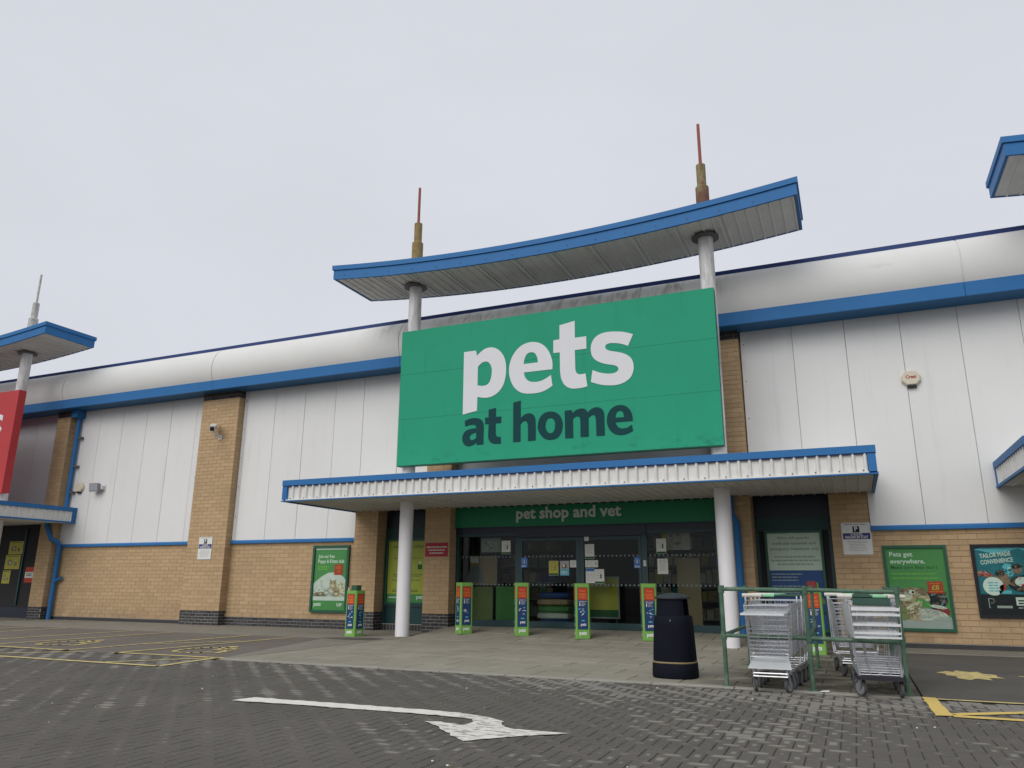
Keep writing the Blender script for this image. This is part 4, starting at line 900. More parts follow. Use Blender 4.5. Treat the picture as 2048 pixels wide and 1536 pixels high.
def pr_yellow(t, x0, x1, z0, z1, y):
    w, h = x1-x0, z1-z0
    quad(t, x0, x1, z0+.13*h, z1, y, P['yellow']); quad(t, x0, x1, z0, z0+.13*h, y, P['green'])
    text(t, "Let's", x0+.12*w, z1-.115*h, .12, y-L1, P['dkgreen'], .01, width=.22*w); text(t, 'other', x0+.84*w, z1-.115*h, .12, y-L1, P['dkgreen'], .01, align='R', width=.25*w)
    lines(t, x0+.13*w, x0+.85*w, z1-.28*h, 1, .03*h, .010*h, y-L1, P['dkgreen'], .1); lines(t, x0+.13*w, x0+.85*w, z0+.45*h, 2, .025*h, .010*h, y-L1, P['dkgreen'], .2)
    lines(t, x0+.10*w, x0+.83*w, z0+.36*h, 1, .03*h, .011*h, y-L1, P['dkgreen'], .1); lines(t, x0+.12*w, x0+.85*w, z0+.20*h, 2, .025*h, .010*h, y-L1, P['dkgreen'], .2)
    quad(t, x0+.70*w, x0+.80*w, z0+.53*h, z0+.61*h, y-L1, P['dkgreen']); quad(t, x0+.73*w, x0+.765*w, z0+.62*h, z0+.66*h, y-L1, P['white'])
    quad(t, x0+.84*w, x0+.87*w, z0+.22*h, z0+.31*h, y-L1, P['dkgreen'])
    lines(t, x0+.04*w, x0+.30*w, z0+.085*h, 1, .1, .02*h, y-L1, P['white'], 0)
    text(t, 'pets', x0+.78*w, z0+.055*h, .13, y-L1, P['white'], .03, align='C')
poster_case('poster_case', 'yellow poster in the window bay behind the left white column', -10.52, -9.22, .60, 2.14, .295, .05, m_pframe, pr_yellow)
def pr_open(t, x0, x1, z0, z1, y):
    w, h = x1-x0, z1-z0; zs = z1-.395*h
    quad(t, x0, x1, zs, z1, y, P['panelwhite']); quad(t, x0, x1, z0, zs, y, P['blue'])
    for i, (s, q) in enumerate((("We're still open for", .62), ('medically essential and', .82), ('emergency treatments only', .92))):
        text(t, s, (x0+x1)/2, z1-(.065+.058*i)*h, .075, y-L1, P['olive'], .012, align='C', width=q*w)
    lines(t, x0+.12*w, x1-.12*w, z1-.245*h, 1, .1, .018*h, y-L1, P['grey'], 0, True); lines(t, x0+.06*w, x1-.04*w, z1-.283*h, 1, .1, .018*h, y-L1, P['grey'], 0, True)
    lines(t, x0+.16*w, x1-.16*w, z1-.323*h, 1, .1, .018*h, y-L1, P['grey'], 0, True)
    lines(t, x0+.04*w, x0+.70*w, zs-.035*h, 3, .032*h, .010*h, y-L1, P['grey'], .35); lines(t, x0+.04*w, x0+.70*w, zs-.16*h, 4, .034*h, .010*h, y-L1, P['grey'], .3)
    lines(t, x0+.04*w, x0+.66*w, zs-.34*h, 5, .034*h, .010*h, y-L1, P['grey'], .3)
    hx, hz = x0+.83*w, zs-.18*h
    t.face([(hx+a*w, y-L1, hz+b*h) for a, b in ((-.055, .05), (.06, .055), (.062, -.02), (.03, -.045), (.035, -.065), (.10, -.085), (.15, -.12), (.165, -.16), (-.16, -.16), (-.145, -.11), (-.09, -.085), (-.03, -.065), (-.03, -.045), (-.058, -.02))], P['olive'])
    t.face([(hx+a*w, y-L1-.0003, hz+b*h) for a, b in ((-.055, .05), (.06, .055), (.062, -.02), (.0, -.05), (-.058, -.02))], P['lime'])
poster_case('poster_case', 'white over blue notice poster in the dark window bay right of the doors', -1.58, -.50, .22, 2.14, .295, .045, m_pframe, pr_open)
def pr_pets(t, x0, x1, z0, z1, y):
    w, h = x1-x0, z1-z0
    quad(t, x0, x1, z0+.10*h, z1, y, P['green']); quad(t, x0, x1, z0, z0+.14*h, y-L1, P['grey'])
    text(t, 'Pets get', x0+.07*w, z1-.105*h, .115, y-L1, P['white'], .02, width=.40*w); text(t, 'everywhere.', x0+.07*w, z1-.195*h, .115, y-L1, P['white'], .02, width=.60*w)
    text(t, "Make sure fleas don't.", x0+.07*w, z1-.265*h, .085, y-L1, P['dkgreen'], .012, width=.82*w)
    lines(t, x0+.07*w, x0+.85*w, z1-.32*h, 2, .055*h, .011*h, y-L1, P['lime'], .1)
    K_, B_, T_, F_, O_ = ['black', 'brown2', 'bag'], ['brown', 'brown2', 'tan2'], ['tan', 'tan2', 'cream', 'brown'], ['fur', 'grey', 'cushion', 'fur2'], ['olive', 'tan2', 'brown']
    q = lambda u, v, a, b, tn, rot=0, d=0., n=26: fur(t, x0+u*w, z0+v*h, a*w, b*h, y-L2-d, tn, rot, n)
    q(.72, .34, .26, .12, K_, .2); q(.86, .20, .12, .07, ['maroon', 'red', 'brown2']); q(.20, .22, .20, .13, O_, .3); q(.12, .40, .14, .07, F_, .4)
    q(.44, .35, .24, .11, T_, .3, .001); q(.40, .20, .17, .08, T_, .9, .001); q(.46, .13, .12, .045, ['tan', 'cream', 'pink'], 0, .002)
    q(.55, .30, .14, .06, ['green', 'lime', 'olive'], -.4, .0015, 12)
    q(.36, .43, .21, .075, ['tan', 'brown', 'tan2', 'fur2'], .15, .0025); q(.20, .42, .09, .035, F_, .4, .003, 10); q(.56, .45, .09, .05, B_, -.6, .003, 12); q(.22, .46, .06, .03, B_, .5, .003, 10)
    q(.27, .375, .12, .04, ['cream', 'fur', 'cushion'], .2, .0038, 14); blob(t, x0+.185*w, z0+.375*h, .035*w, .017*h, y-L2-.0055, P['black'], 9, .05)
    blob(t, x0+.385*w, z0+.445*h, .055*w, .026*h, y-L2-.0054, P['white'], 10, .08); blob(t, x0+.40*w, z0+.443*h, .026*w, .017*h, y-L2-.0056, P['black'], 9, 0)
    q(.72, .165, .26, .065, F_, -.25, .003); q(.60, .135, .15, .045, F_, .2, .004); q(.88, .12, .11, .03, ['grey', 'fur2', 'fur'], 0, .004, 10); q(.80, .265, .14, .02, ['cushion', 'grey', 'tan'], -.15, .004, 8)
    y -= .006
    quad(t, x0+.66*w, x0+.92*w, z0+.43*h, z0+.58*h, y-L4, P['red']); text(t, '£8', x0+.79*w, z0+.475*h, .12, y-L4-L1, P['yellow'], .02, align='C')
    lines(t, x0+.70*w, x0+.88*w, z0+.56*h, 1, .1, .012*h, y-L4-L1, P['orange'], 0); lines(t, x0+.68*w, x0+.90*w, z0+.46*h, 1, .1, .012*h, y-L4-L1, P['orange'], 0)
poster_case('poster_case', 'green framed poster with a dog photo on the right brick wall', .52, 1.57, .30, 1.81, -.012, .05, m_pframe, pr_pets)
def pr_teal(t, x0, x1, z0, z1, y):
    w, h = x1-x0, z1-z0
    quad(t, x0, x1, z0, z1, y, P['teal']); quad(t, x0, x1, z0, z0+.30*h, y-L1, P['black'])
    t.face([(x0+u*w, y-L1, z0+v*h) for u, v in ((0, .97), (.30, .90), (.62, .98), (.9, .86), (.9, .93), (.62, 1), (.1, 1))], P['skyblue'])
    def rot(cx, cz, a): return lambda px, pz: (cx+(px-cx)*math.cos(a)-(pz-cz)*math.sin(a), y-L2, cz+(px-cx)*math.sin(a)+(pz-cz)*math.cos(a))
    text(t, 'TAILOR MADE', x0+.07*w, z1-.17*h, .105, y-L2, P['panelwhite'], .025, width=.44*w, fn=rot(x0, z1-.17*h, .10))
    text(t, 'CONVENIENCE', x0+.07*w, z1-.265*h, .105, y-L2, P['panelwhite'], .025, width=.46*w, fn=rot(x0, z1-.255*h, .10))
    S_, H_ = ['skin', 'tan2', 'brown'], ['black', 'brown2', 'brown']
    q = lambda u, v, a, b, tn, rot=0, d=0., n=20: fur(t, x0+u*w, z0+v*h, a*w, b*h, y-L2-d, tn, rot, n)
    q(.10, .60, .13, .04, ['maroon', 'skin', 'pink'], -.2); q(.44, .66, .09, .10, ['skyblue', 'panelwhite', 'teal'], .1); q(.34, .52, .10, .10, S_, .2, .001); q(.32, .61, .07, .05, H_, .3, .002)
    q(.62, .46, .20, .12, H_, .1, .001); q(.60, .49, .10, .07, ['white', 'panelwhite', 'grey'], .2, .002, 10); q(.56, .67, .065, .065, S_, 0, .003); q(.56, .715, .08, .035, H_, .2, .004, 12)
    q(.76, .55, .13, .08, S_, .5, .002); q(.82, .40, .22, .09, ['brown', 'black', 'brown2'], 0, .003); q(.66, .43, .08, .03, ['maroon', 'skin'], 0, .004, 8)
    y -= .006
    blob(t, x0+.20*w, z0+.42*h, .145*w, .145*w, y-L4, P['white'], 24, 0); lines(t, x0+.12*w, x0+.28*w, z0+.48*h, 4, .04*h, .018*h, y-L4-L1, P['skyblue'], .2, True)
    quad(t, x0+.27*w, x0+.44*w, z0+.31*h, z0+.36*h, y-L4, P['skyblue']); blob(t, x0+.33*w, z0+.40*h, .05*w, .05*w, y-L4, P['red'])
    text(t, 'P', x0+.10*w, z0+.10*h, .24, y-L2, P['grey'], 0.0); text(t, 'P', x0+.112*w, z0+.108*h, .215, y-L2-.0006, P['black'], -.012)
    quad(t, x0+.21*w, x0+.42*w, z0+.10*h, z0+.135*h, y-L2, P['grey']); quad(t, x0+.48*w, x0+.72*w, z0+.14*h, z0+.26*h, y-L2, P['panelwhite']); lines(t, x0+.51*w, x0+.70*w, z0+.22*h, 2, .04*h, .02*h, y-L3, P['black'], 0)
    lines(t, x0+.50*w, x0+.74*w, z0+.115*h, 1, .1, .018*h, y-L2, P['grey'], 0)
poster_case('poster_case', 'dark framed teal poster with white lettering cut off at the right edge', 1.95, 3.15, .55, 1.81, -.012, .055, P['black'], pr_teal)

def notice(name, label, cat, x0, x1, z0, z1, y, fn, thick=.004, group=None):
    p = thing(name, label, cat, ((x0+x1)/2, y, z0), group)
    t = MB(); t.box(x0, x1, y-thick, y, z0, z1, P['white']); fn(t, x0, x1, z0, z1, y-thick-.0008); t.build('sheet', p)
    return p
def pr_park(t, x0, x1, z0, z1, y):
    w, h = x1-x0, z1-z0
    quad(t, x0+.38*w, x0+.62*w, z0+.70*h, z0+.90*h, y, P['black']); text(t, 'P', (x0+x1)/2, z0+.745*h, .115, y-L1, P['white'], .03, align='C')
    lines(t, x0+.1*w, x1-.1*w, z1-.03*h, 1, .1, .018*h, y, P['purple'], 0)
    quad(t, x0+.02*w, x1-.02*w, z0+.48*h, z0+.68*h, y, P['purple']); text(t, '2 HOURS', (x0+x1)/2, z0+.60*h, .058, y-L1, P['white'], .02, align='C', width=.42*w)
    text(t, 'MAXIMUM STAY', (x0+x1)/2, z0+.505*h, .07, y-L1, P['white'], .025, align='C', width=.80*w)
    lines(t, x0+.12*w, x1-.12*w, z0+.42*h, 7, .05*h, .014*h, y, P['grey'], .3, True)
notice('parking_notice', 'white and purple parking notice high on the brick pillar left of the entrance', 'notice', -16.17, -15.70, 1.68, 2.27, -.262, pr_park)
pn = notice('parking_notice', 'white and purple parking notice with saw tooth edge right of the canopy', 'notice', -.13, .365, 1.66, 2.235, -.012, pr_park)
t = MB(); n_ = 13
for i in range(n_):
    z = 1.66+(i+.5)*.575/n_
    for x, s in ((-.13, -1), (.365, 1)): t.face([(x, -.015, z-.018), (x+s*.022, -.015, z), (x, -.015, z+.018)], P['white'])
for i in range(11):
    x = -.13+(i+.5)*.495/11
    for z, s in ((1.66, -1), (2.235, 1)): t.face([(x-.018, -.015, z), (x, -.015, z+s*.022), (x+.018, -.015, z)], P['white'])
t.build('toothed_edge', pn)
def pr_red(t, x0, x1, z0, z1, y):
    w, h = x1-x0, z1-z0
    quad(t, x0, x1, z0, z1, y, P['maroon'])
    for i, q in enumerate((.90, .72, .60)): lines(t, (x0+x1)/2-q*w/2, (x0+x1)/2+q*w/2, z0+(.74-.22*i)*h, 1, .1, .10*h, y-L1, P['fur'], 0, True)
notice('red_notice', 'small red notice plate with white lines on the pillar left of the doors', 'notice', -9.12, -8.52, 1.69, 2.0, -.262, pr_red)
GY = FY-.013; GS = FY+.028
def pr_gen(bar=None, mark=None, txt='grey', body='panelwhite', n=4):
    def f(t, x0, x1, z0, z1, y):
        w, h = x1-x0, z1-z0
        quad(t, x0+.004, x1-.004, z0+.004, z1-.004, y, P[body])
        if bar: quad(t, x0+.004, x1-.004, z0+.004, z0+.15*h, y-L1, P[bar])
        lines(t, x0+.12*w, x1-.12*w, z1-.10*h, n, .8*h/(n+1), .022*h+.004, y-L1, P[txt], .3, True)
        if mark: quad(t, x0+.58*w, x0+.72*w, z0+.36*h, z0+.66*h, y-L2, P[mark])
    return f
def pr_bluesign(t, x0, x1, z0, z1, y):
    w, h = x1-x0, z1-z0
    quad(t, x0, x1, z0, z1, y, P['bluesign']); blob(t, (x0+x1)/2, z0+.62*h, .38*w, .38*w, y-L1, P['white'], 16, 0); blob(t, (x0+x1)/2, z0+.62*h, .34*w, .34*w, y-L2, P['bluesign'], 16, 0)
    quad(t, (x0+x1)/2-.08*w, (x0+x1)/2+.08*w, z0+.48*h, z0+.74*h, y-L3, P['white']); lines(t, x0+.1*w, x1-.1*w, z0+.22*h, 2, .1*h, .05*h, y-L1, P['white'], 0, True)
def pr_photo(t, x0, x1, z0, z1, y):
    w, h = x1-x0, z1-z0
    quad(t, x0, x1, z0, z1, y, P['skyblue']); quad(t, x0, x1, z0+.45*h, z1, y-L1, P['grey']); blob(t, x0+.5*w, z0+.62*h, .3*w, .16*h, y-L2, P['brown']); blob(t, x0+.42*w, z0+.66*h, .12*w, .1*h, y-L3, P['white']); lines(t, x0+.1*w, x1-.1*w, z0+.28*h, 2, .09*h, .04*h, y-L2, P['white'], .2)
def pr_bluetop(t, x0, x1, z0, z1, y):
    w, h = x1-x0, z1-z0
    quad(t, x0+.004, x1-.004, z0+.004, z1-.004, y, P['panelwhite']); quad(t, x0+.004, x1-.004, z0+.80*h, z1-.004, y-L1, P['bluesign']); lines(t, x0+.1*w, x1-.1*w, z0+.68*h, 7, .085*h, .02*h, y-L1, P['grey'], .3)
for lab, q, yy, fn in (
    ('green edged notice sheet alone on the left shopfront window', (-7.32, -7.10, 1.74, 2.04), GS, pr_gen('dkgreen', 'dkgreen')),
    ('small blue safety sign on the left door leaf', (-6.82, -6.66, 1.44, 1.66), GY, pr_bluesign),
    ('yellow notice sheet on the left door leaf', (-6.15, -5.93, 1.27, 1.58), GY, pr_gen('dkgreen', 'olive', 'olive', 'yellow')),
    ('bluish picture notice between the yellow sheet and the small white sheet', (-5.89, -5.68, 1.27, 1.58), GY, pr_photo),
    ('small white notice sheet left of the middle door post', (-5.66, -5.515, 1.44, 1.59), GY, pr_gen(n=5)),
    ('scrap of pale paper at the top corner of the right door leaf', (-5.32, -5.22, 2.0, 2.09), GY, pr_gen(n=1)),
    ('green edged notice sheet highest on the right door leaf', (-5.31, -5.10, 1.62, 1.93), GY, pr_gen('dkgreen')),
    ('small white notice sheet right of the middle door post', (-5.31, -5.162, 1.44, 1.59), GY, pr_gen(n=3)),
    ('small notice sheet with a dark blue square on the right door leaf', (-5.158, -5.02, 1.44, 1.59), GY, pr_gen(mark='navy', n=1)),
    ('notice sheet with a blue curved top low on the right door leaf', (-5.30, -5.102, 1.11, 1.42), GY, pr_bluetop),
    ('green edged notice sheet beside the blue topped notice', (-5.098, -4.89, 1.10, 1.40), GY, pr_gen('dkgreen', 'dkgreen')),
    ('small blue safety sign on the right door leaf', (-4.23, -4.09, 1.42, 1.65), GY, pr_bluesign),
    ('tiny white label on the post right of the doors', (-4.03, -3.97, 1.46, 1.58), FY-.002, pr_gen(mark='black', n=1)),
    ('green edged notice sheet on the right shopfront window, upper of two', (-3.75, -3.54, 1.71, 2.02), GS, pr_gen('dkgreen', 'dkgreen')),
    ('plain white notice sheet on the right shopfront window, lower of two', (-3.74, -3.52, 1.30, 1.61), GS, pr_gen(n=9))):
    notice('door_notice', lab, 'notice', *q, yy, fn, .002, 'paper notices stuck on the entrance glass')
for lab, q, c, mk in (
    ('yellow poster at the top in the dark entrance far left', (-24.75, -24.08, 1.92, 2.32), 'yellow', 'brown'),
    ('yellow poster in the middle in the dark entrance far left', (-24.83, -24.12, 1.46, 1.90), 'yellow', 'olive'),
    ('narrow yellow poster lowest in the dark entrance far left', (-24.85, -24.48, 1.02, 1.42), 'yellow', 'olive'),
    ('red and white poster beside the brick pillar far left', (-23.78, -23.40, 1.05, 1.52), 'red', 'white')):
    def f(t, x0, x1, z0, z1, y, c=c, mk=mk):
        w, h_ = x1-x0, z1-z0
        quad(t, x0, x1, z0, z1, y, P[c])
        if c == 'red': quad(t, x0, x1, z0+.30*h_, z0+.68*h_, y-L1, P['panelwhite']); lines(t, x0+.15*w, x1-.15*w, z0+.58*h_, 2, .1*h_, .05*h_, y-L2, P['black'], .2, True)
        else:
            blob(t, x0+.35*w, z0+.45*h_, .18*w, .22*h_, y-L1, P[mk]); blob(t, x0+.72*w, z0+.35*h_, .10*w, .14*h_, y-L1, P[mk]); blob(t, x0+.36*w, z0+.45*h_, .07*w, .09*h_, y-L2, P['cream']); lines(t, x0+.1*w, x1-.1*w, z1-.06*h_, 1, .1, .05*h_, y-L1, P['dkgreen'], .2)
    notice('window_poster', lab, 'poster', *q, .243, f, .003, 'posters in the far left entrance')

# things standing inside the shop behind the glass
def display(name, label, cat, x0, x1, y, z0, z1, m, d=.04, extra=None):
    o = thing(name, label, cat, ((x0+x1)/2, y, .16))
    t = MB(); t.box(x0, x1, y, y+d, z0, z1, P[m]); t.build('panel', o)
    t = MB(); t.box(x0+.04, x0+.08, y+d, y+d+.25, .16, .20, m_frame); t.box(x1-.08, x1-.04, y+d, y+d+.25, .16, .20, m_frame); t.box(x0+.04, x0+.08, y+d, y+d+.03, .16, z1-.05, m_frame); t.box(x1-.08, x1-.04, y+d, y+d+.03, .16, z1-.05, m_frame); t.build('stand', o)
    if extra: extra(o)
display('display_board', 'green display board low behind the left shop window', 'board', -7.62, -6.99, .45, .18, 1.03, 'green')
display('display_board', 'pale display board low behind the left shop window beside the green one', 'board', -8.36, -7.70, .45, .18, 1.02, 'olive')
display('display_board', 'tall brown display board behind the right shop window', 'board', -3.44, -2.95, .55, .18, 1.63, 'card')
def yb(o):
    t = MB(); x0, x1 = -5.42, -4.72
    for q in ((x0-.03, x0, .40, 1.22), (x1, x1+.03, .40, 1.22), (x0-.03, x1+.03, .37, .40), (x0-.03, x1+.03, 1.22, 1.25)): t.box(q[0], q[1], .47, .50, q[2], q[3], m_lamp)
    t.box(x0, x1, .494, .499, .40, .55, P['dkgreen']); t.build('frame', o)
display('display_stand', 'yellow poster stand behind the right door leaf', 'poster stand', -5.42, -4.72, .50, .40, 1.22, 'yellow', .03, yb)
def hang(label, x0, x1, z0, z1, y, fn):
    o = thing('hanging_banner', label, 'banner', ((x0+x1)/2, y, z0)); t = MB(); t.box(x0, x1, y, y+.01, z0, z1, P['card']); fn(t, x0, x1, z0, z1, y-.001); t.build('sheet', o)
    t = MB(); t.tube([(x0+.05, y, z1), (x0+.05, y, 2.83)], .004, m_lamp, 4); t.tube([(x1-.05, y, z1), (x1-.05, y, 2.83)], .004, m_lamp, 4); t.build('hanger', o)
def hb1(t, x0, x1, z0, z1, y): quad(t, x0, x1, z0, z1, y, P['fur']); quad(t, x0, x0+.12, z0, z1, y-L1, P['yellow']); fur(t, x0+.30, (z0+z1)/2, .14, .16, y-L2, ['fur', 'tan', 'grey', 'brown'], .3)
def hb2(t, x0, x1, z0, z1, y): quad(t, x0, x1, z0, z1, y, P['tan2']); t.face([(x0+.15+.22*math.cos(R(k)), y-L1, z0+.05+.40*math.sin(R(k))) for k in range(0, 181, 18)], P['bag']); quad(t, x0, x0+.22, z1-.16, z1, y-L2, P['panelwhite'])
hang('pale and yellow banner hanging at the top of the right shop window', -3.70, -3.10, 1.80, 2.28, .42, hb1)
hang('brown banner with an arch hanging behind the left shop window', -8.32, -7.62, 1.06, 1.72, .50, hb2)
hang('pale picture banner hanging at the top of the left shop window', -8.0, -7.5, 1.80, 2.12, .42, lambda t, x0, x1, z0, z1, y: (quad(t, x0, x1, z0, z1, y, P['grey']), fur(t, x0+.25, (z0+z1)/2, .18, .11, y-L1, ['fur', 'bag', 'grey'], .1)))
st = thing('stacked_sacks', 'stack of blue and pale sacks inside behind the left door leaf', 'sacks', (-6.3, .9, .16))
for k in range(5):
    t = MB(); z = .16+k*.15; t.lathe([(.28, 0), (.33, .03), (.34, .075), (.33, .12), (.28, .148)], (-6.35+random.uniform(-.02, .02), 1.05, z), P[['blue', 'panelwhite', 'green', 'tan', 'blue'][k]], 18, 4, 1.2); t.build('sack', st, smooth=True)
t_ = thing('shelf_unit', 'dark shelf unit with goods at the back left inside the shop', 'shelf', (-7.7, 2.6, .16))
t = MB(); t.box(-8.4, -6.9, 2.9, 3.0, .16, 2.3, m_frame)
for z in (.3, .7, 1.1, 1.5, 1.9): t.box(-8.4, -6.9, 2.4, 2.9, z, z+.03, m_lamp)
t.build('rack', t_); t = MB()
for z in (.33, .73, 1.13, 1.53, 1.93):
    x = -8.35
    while x < -7.0:
        w = random.uniform(.1, .22); t.box(x, x+w, 2.45, 2.8, z, z+random.uniform(.18, .32), P[random.choice(['tan', 'blue', 'grey', 'green', 'bag', 'skin', 'cream', 'card'])]); x += w+.02
t.build('goods', t_, kind='stuff')
t_ = thing('shelf_unit', 'shelf unit with pale packets at the back right inside the shop', 'shelf', (-3.3, 2.6, .16))
t = MB(); t.box(-4.6, -2.5, 2.9, 3.0, .16, 2.5, m_frame)
for z in (.3, .7, 1.1, 1.5, 1.9): t.box(-4.6, -2.5, 2.4, 2.9, z, z+.03, m_lamp)
t.build('rack', t_); t = MB()
for z in (.33, .73, 1.13, 1.53, 1.93):
    x = -4.55
    while x < -2.65:
        w = random.uniform(.1, .24); t.box(x, x+w, 2.45, 2.8, z, z+random.uniform(.18, .32), P[random.choice(['tan', 'yellow', 'grey', 'cream', 'bag', 'fur', 'card', 'teal'])]); x += w+.02
t.build('goods', t_, kind='stuff')

# ---------------------------------------------------------------- wall fittings
def alarm(label, x, z, s, y=-.034, word=True):
    a = thing('alarm_box', label, 'alarm box', (x, y, z))
    pts = [(x+s*u, z+s*v) for u, v in ((-.5, .18), (-.28, .5), (.28, .5), (.5, .18), (.5, -.10), (.26, -.36), (-.26, -.36), (-.5, -.10))]
    t = MB(); n = len(pts); fr = [(x+(px-x)*.86, y-.08, z+.02+(pz-z-.02)*.86) for px, pz in pts]
    t.raw([(px, y, pz) for px, pz in pts]+[(px, y-.05, pz) for px, pz in pts]+fr, [tuple(range(2*n, 3*n))]+[(k, (k+1) % n, n+(k+1) % n, n+k) for k in range(n)]+[(n+k, n+(k+1) % n, 2*n+(k+1) % n, 2*n+k) for k in range(n)], m_cream); t.build('cover', a)
    t = MB(); t.box(x-.24*s, x+.24*s, y-.062, y, z-.50*s, z-.365*s, P['black']); t.build('strobe', a)
    if word:
        t = MB(); text(t, 'Crest', x, z+.04*s, .27*s, y-.083, P['maroon'], .03, align='C', width=.56*s); t.build('lettering', a)
alarm('cream hexagonal alarm box marked Crest on the right white cladding', 1.375, 4.93, .33)
alarm('cream alarm box beside the blue downpipe at far left', -21.47, 3.86, .33, word=False)
fl = thing('floodlight', 'square grey floodlight on the far left white cladding', 'light', (-20.59, -.05, 3.82))
t = MB(); t.hexa([(-20.81, -.24, 3.70), (-20.47, -.20, 3.70), (-20.47, -.12, 3.72), (-20.81, -.16, 3.72), (-20.81, -.27, 3.95), (-20.47, -.23, 3.95), (-20.47, -.14, 3.93), (-20.81, -.18, 3.93)], m_lamp); t.build('housing', fl)
t = MB(); t.hexa([(-20.79, -.252, 3.72), (-20.49, -.216, 3.72), (-20.49, -.20, 3.72), (-20.79, -.235, 3.72), (-20.79, -.276, 3.93), (-20.49, -.242, 3.93), (-20.49, -.225, 3.93), (-20.79, -.26, 3.93)], m_lampglass); t.build('glass', fl)
t = MB(); t.box(-20.50, -20.40, -.14, -.034, 3.77, 3.87, m_camw); t.box(-20.58, -20.38, -.05, -.034, 3.72, 3.92, m_camw); t.build('bracket', fl)
cc = thing('security_camera', 'white security camera high on the brick pillar at left', 'camera', (-15.78, -.26, 5.0))
def obox(c, d, u, L, w, h, m, mb):
    c, d, u = Vector(c), Vector(d).normalized(), Vector(u); s_ = d.cross(u).normalized(); u = s_.cross(d).normalized()
    v = [c+d*a*L/2+s_*b*w/2+u*e*h/2 for e in (-1, 1) for a, b in ((-1, -1), (1, -1), (1, 1), (-1, 1))]; mb.hexa(v, m)
t = MB(); obox((-15.84, -.52, 5.22), (.55, -.75, -.35), (0, 0, 1), .36, .13, .13, m_camw, t); obox((-15.83, -.53, 5.295), (.55, -.75, -.35), (0, 0, 1), .40, .16, .02, m_camw, t); t.build('housing', cc)
t = MB(); obox((-15.735, -.663, 5.155), (.55, -.75, -.35), (0, 0, 1), .012, .10, .10, P['black'], t); t.build('lens', cc)
t = MB(); t.tube([(-15.86, -.48, 5.15), (-15.85, -.42, 5.05), (-15.80, -.26, 5.0)], .028, m_camw, 8); t.box(-15.86, -15.74, -.275, -.26, 4.93, 5.06, m_camw); t.build('bracket', cc)
sb = thing('wall_sensor', 'small dark knob on the edge of the left brick pillar', 'sensor', (-16.62, -.15, 3.9)); t = MB(); t.lathe([(.03, -.05), (.05, -.03), (.05, .03), (.03, .05)], (-16.64, -.15, 3.93), m_collar, 10); t.build('knob', sb)
# rainwater pipes
dp = thing('downpipe', 'blue downpipe with a kink under the far left canopy end', 'pipe', (-21.9, -.15, 0))
t = MB(); t.box(-21.98, -21.72, -.34, -.02, 6.06, 6.29, m_blue); t.build('hopper', dp)
def dpipe(pts, w=.115):
    for a, b in zip(pts, pts[1:]): t.tube([a, b], w*.60, m_blue, 10)
t = MB(); t.tube([(-21.86, -.13, 6.1), (-21.86, -.13, 3.18)], .062, m_blue, 12); t.tube([(-22.30, -.33, 2.85), (-22.30, -.33, 2.70), (-22.02, -.34, 2.33), (-21.92, -.16, 2.22), (-21.90, -.12, 2.05), (-21.90, -.12, .0)], .067, m_blue, 12); t.build('pipe', dp, smooth=True)
for z in (5.4, 4.5, 3.7):
    t = MB(); t.box(-21.79, -21.66, -.16, -.03, z, z+.06, m_collar); t.build('pipe_clip', dp)
t = MB(); t.tube([(-21.84, -.12, 1.10), (-21.62, -.10, 1.20)], .045, m_blue, 8); t.build('pipe_branch', dp)
dq = thing('downpipe', 'blue downpipe behind the right white column', 'pipe', (-2.2, -.33, 0))
t = MB(); t.tube([(-2.12, -.36, 2.80), (-2.12, -.36, 2.45), (-2.03, -.33, 2.28), (-2.03, -.33, .12)], .07, m_blue, 12); t.build('pipe', dq, smooth=True)

